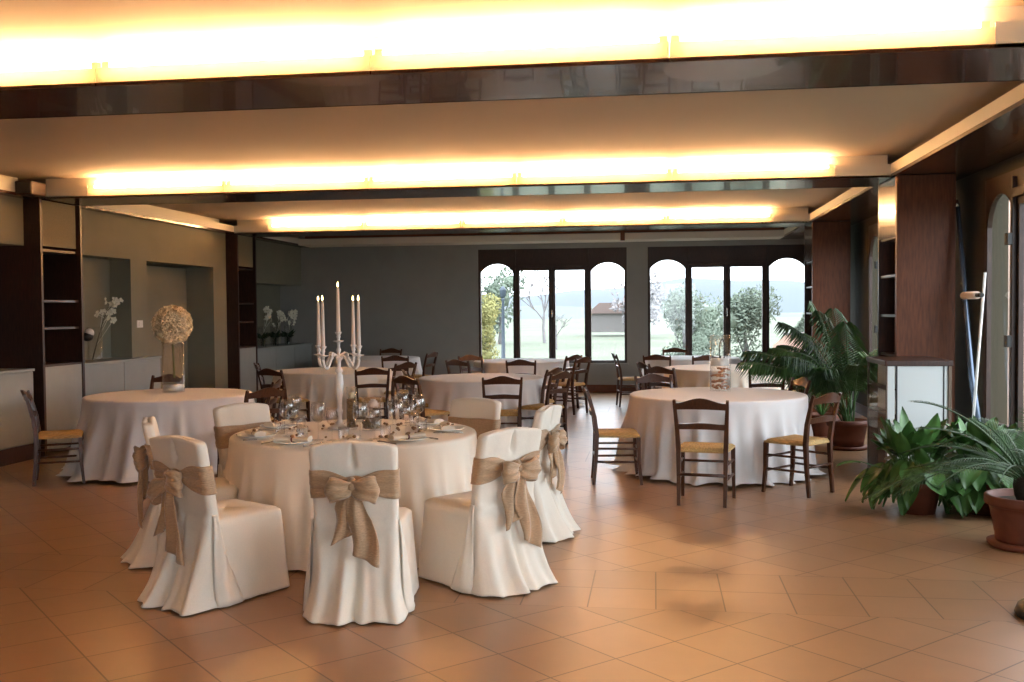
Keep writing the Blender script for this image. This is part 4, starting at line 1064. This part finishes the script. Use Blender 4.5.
def pot(mb_name, x, y, r, h, label, cat='pot'):
    t = thing(mb_name, (x, y, 0), 0, label, cat)
    MB().lathe([(.001, 0), (r * .86, 0), (r * .92, .015), (r * .93, .035), (r * .84, .04), (.001, .04)], 32).build('saucer', M_terra, t)
    prof = [(.001, .03), (r * .70, .03), (r * .74, .06)]
    for i in range(8): prof.append((r * (.74 + .02 * i + (.006 if i % 2 else 0)), .06 + (h * .78 - .06) * (i + 1) / 8))
    prof += [(r * .92, h * .8), (r * .99, h * .83), (r, h * .86), (r, h * .97), (r * .97, h), (r * .88, h), (r * .84, h * .9), (r * .80, h * .85)]
    p = MB().lathe(prof, 32).build('pot', M_terra, t)
    MB().lathe([(.001, h * .88), (r * .83, h * .87)], 24).build('soil', M_soil, p)
    return t
def frond(mb, p0, az, el, L, droop, nl, ll, q, width=.011, lift=.5, M=None, start=.25, rach=None, hang=.5, shape=None):
    d = Vector((math.cos(az), math.sin(az), 0)); pts = []
    for i in range(nl + 1):
        u = i / nl; h_ = L * (math.cos(el) * u + droop * .25 * u * u); z = L * (math.sin(el) * u - droop * u ** 2.2)
        pts.append(Vector(p0) + d * h_ + Vector((0, 0, z)))
    (rach or mb).tube(pts[::2] if nl % 2 == 0 else pts, [.009 * (1 - .8 * i / (nl // 2 if nl % 2 == 0 else nl)) + .0015 for i in range(len(pts[::2] if nl % 2 == 0 else pts))], n=5, cap=False)
    side = Vector((-d.y, d.x, 0))
    for i in range(int(nl * start), nl + 1):
        u = i / nl; t_ = (pts[min(i + 1, nl)] - pts[max(i - 1, 0)]).normalized(); s = (u - start) / (1 - start)
        l = ll * (math.sin(PI * min(1, .12 + .84 * s)) ** .6 if shape is None else shape(s)) * q.uniform(.85, 1.1)
        for sd in (-1, 1):
            dirv = (t_ * (.55 + .35 * s) + side * sd * .85 + Vector((0, 0, lift))).normalized()
            p = pts[i]; up = side.cross(t_) if sd > 0 else side.cross(t_)
            wv = t_ * width; m1 = p + dirv * l * .5; m2 = p + dirv * l + Vector((0, 0, -hang * l))
            m1 = m1 + Vector((0, 0, -hang * l * .12)); fold = dirv.cross(t_).normalized() * width * .35
            mb.add([p - wv * .25, p + wv * .25, m1 + wv, m1 + fold, m1 - wv, m2], [(0, 1, 3, 4), (1, 2, 3), (4, 3, 5), (3, 2, 5)])
# big kentia palm
t = thing('potted_palm', (2.16, 11.72, 0), 0, 'large arching green palm in a terracotta pot right of the vase table', 'plant')
q = random.Random(12)
r, h = .235, .33
MB().lathe([(.001, 0), (r * .9, 0), (r * .95, .015), (r * .95, .035), (.001, .04)], 32).build('saucer', M_terra, t)
MB().lathe([(.001, .03), (r * .72, .03), (r * .78, .12), (r * .88, h * .78), (r * .99, h * .8), (r, h * .97), (r * .9, h), (r * .82, h * .88)], 32).build('pot', M_terra, t)
MB().lathe([(.001, h * .9), (r * .83, h * .88)], 24).build('soil', M_soil, t)
specs = [(184, 60, 1.78, .40, .36), (194, 52, 1.75, .38, .36), (176, 56, 1.6, .42, .34), (208, 64, 1.65, .42, .34), (238, 66, 1.45, .45, .34), (265, 70, 1.45, .45, .34), (150, 70, 1.7, .42, .36), (125, 66, 1.6, .48, .34),
         (290, 74, 1.4, .4, .32), (330, 76, 1.4, .4, .30), (30, 76, 1.5, .4, .32), (75, 72, 1.6, .45, .34), (188, 72, 1.95, .36, .36), (222, 60, 1.3, .42, .34), (178, 68, 1.7, .42, .36), (100, 80, 1.75, .25, .34), (255, 82, 1.65, .30, .34), (203, 70, 1.7, .55, .36), (228, 72, 1.6, .60, .34), (172, 76, 1.7, .5, .36), (160, 82, 1.85, .25, .34), (210, 80, 1.85, .30, .34), (245, 58, 1.2, .4, .3), (140, 76, 1.8, .4, .34)]
for k, (az, el, L, dr, ll) in enumerate(specs):
    mb = MB(); frond(mb, (q.gauss(0, .03), q.gauss(0, .03), h * .85), math.radians(az), math.radians(el), L, dr, 40, ll, q, .013, .05, start=.34, hang=.8)
    mb.build('frond', M_palm if k % 3 else M_palmd, t)
t = pot('potted_plant', 2.02, 12.62, .20, .30, 'smaller reddish pot with a leafy plant standing behind the big palm', 'plant')
mb = MB(); q = random.Random(33)
def blade(mb, p0, d, L, wd, q, bend=.35):
    side = d.cross(Vector((0, 0, 1))); side = side.normalized() if side.length > .01 else Vector((1, 0, 0)); P = []
    up = side.cross(d).normalized()
    for i in range(9):
        u = i / 8; c = Vector(p0) + d * (L * u) + Vector((0, 0, -bend * L * u * u)); w_ = wd * (math.sin(PI * min(.999, u) ** .75)) ** .8
        P.append([c - side * w_, c - side * w_ * .5 - up * .08 * wd, c - up * .25 * wd, c + side * w_ * .5 - up * .08 * wd, c + side * w_])
    mb.grid(P)
def leaf_on_stalk(mb, p0, az, el, stalk, L, wd, q, bend=.35, pitch=None):
    d = Vector((math.cos(az) * math.cos(el), math.sin(az) * math.cos(el), math.sin(el)))
    pt = el * .45 if pitch is None else pitch
    d2 = Vector((math.cos(az) * math.cos(pt), math.sin(az) * math.cos(pt), math.sin(pt)))
    e = Vector(p0) + d * stalk; mb.tube([p0, Vector(p0) + d * stalk * .5 + Vector((0, 0, .02)), e], [.006, .005, .003], n=5, cap=False)
    blade(mb, e, d2.normalized(), L, wd, q, bend)
for k in range(26): leaf_on_stalk(mb, (0, 0, .27), q.uniform(0, 2 * PI), math.radians(q.uniform(45, 85)), q.uniform(.3, .9), q.uniform(.2, .32), .045, q)
mb.build('foliage', M_leaf, t)
# peace lily clump in front of the cabinet
t = thing('potted_lily', (2.02, 8.12, 0), 0, 'bushy broad-leaved green plant on the floor in front of the display cabinet', 'plant')
MB().lathe([(.001, 0), (.13, 0), (.18, .24), (.19, .25), (.17, .24), (.001, .22)], 24).build('pot', M_terra, t)
mb = MB(); q = random.Random(44)
for k in range(170):
    az = q.uniform(0, 2 * PI); u = q.random(); el = math.radians(15 + 65 * u); pt = math.radians(q.uniform(-75, -15) if u < .6 else q.uniform(20, 75))
    leaf_on_stalk(mb, (q.gauss(0, .05), q.gauss(0, .05), .2), az, el, q.uniform(.16, .30) + .08 * u, q.uniform(.2, .28), q.uniform(.05, .075), q, q.uniform(-.1, .3), pt)
leaf_on_stalk(mb, (0, 0, .22), math.radians(195), math.radians(22), .50, .2, .045, q, .3)
leaf_on_stalk(mb, (0, 0, .22), math.radians(200), math.radians(38), .30, .26, .07, q, .1, math.radians(-55))
leaf_on_stalk(mb, (0, 0, .22), math.radians(195), math.radians(60), .34, .27, .075, q, .0, math.radians(62))
leaf_on_stalk(mb, (0, 0, .22), math.radians(290), math.radians(68), .36, .27, .07, q, .0, math.radians(66))
mb.build('foliage', M_leaf, t)
t = thing('potted_lily', (2.52, 8.15, 0), 0, 'second broad-leaved green plant beside the poles under the arched window', 'plant')
MB().lathe([(.001, 0), (.13, 0), (.18, .24), (.19, .25), (.17, .24), (.001, .22)], 24).build('pot', M_terra, t)
mb = MB(); q = random.Random(45)
for k in range(170):
    az = q.uniform(0, 2 * PI); u = q.random(); el = math.radians(12 + 68 * u); pt = math.radians(q.uniform(-75, -15) if u < .6 else q.uniform(20, 75))
    leaf_on_stalk(mb, (q.gauss(0, .05), q.gauss(0, .05), .2), az, el, q.uniform(.16, .34) + .06 * u, q.uniform(.2, .28), q.uniform(.05, .075), q, q.uniform(-.1, .3), pt)
mb.build('foliage', M_palm, t)
# date palm in the large terracotta pot at the right edge
t = pot('potted_date_palm', 2.44, 7.02, .26, .345, 'feathery date palm in the large terracotta pot at the right edge', 'plant')
MB().lathe([(.05, .28), (.075, .34), (.085, .41), (.07, .48), (.03, .53)], 14).build('trunk', M_soil, t)
q = random.Random(55)
for k, (az, el, L, dr) in enumerate(((187, 56, 1.15, .36), (190, 24, 1.05, .50), (200, 30, .95, .55), (212, 36, .85, .55), (196, 40, 1.0, .70), (238, 38, .75, .5), (165, 50, .9, .4), (150, 40, .9, .5), (120, 60, .8, .4), (90, 50, .9, .5), (30, 50, .8, .5), (330, 45, .8, .5), (280, 45, .7, .5), (255, 55, .7, .5), (60, 68, .8, .3), (140, 20, .8, .35))):
    mb = MB(); frond(mb, (0, 0, .43), math.radians(az), math.radians(el), L, dr, 44, .19, q, .0040, .2, start=.14, hang=.18)
    mb.build('frond', M_palmd, t)
# dark floor stand cut by the right edge
t = thing('floor_stand', (2.0, 5.42, 0), 0, 'dark rounded floor stand base cut off by the right edge', 'stand')
MB().lathe([(.001, 0), (.155, 0), (.165, .02), (.15, .06), (.09, .10), (.03, .125), (.001, .125)], 24).build('base', M_black, t)
MB().tube([(0, 0, .12), (0, 0, .5)], .016, n=10).build('socket', M_black, t)
bpy.context.view_layer.update()
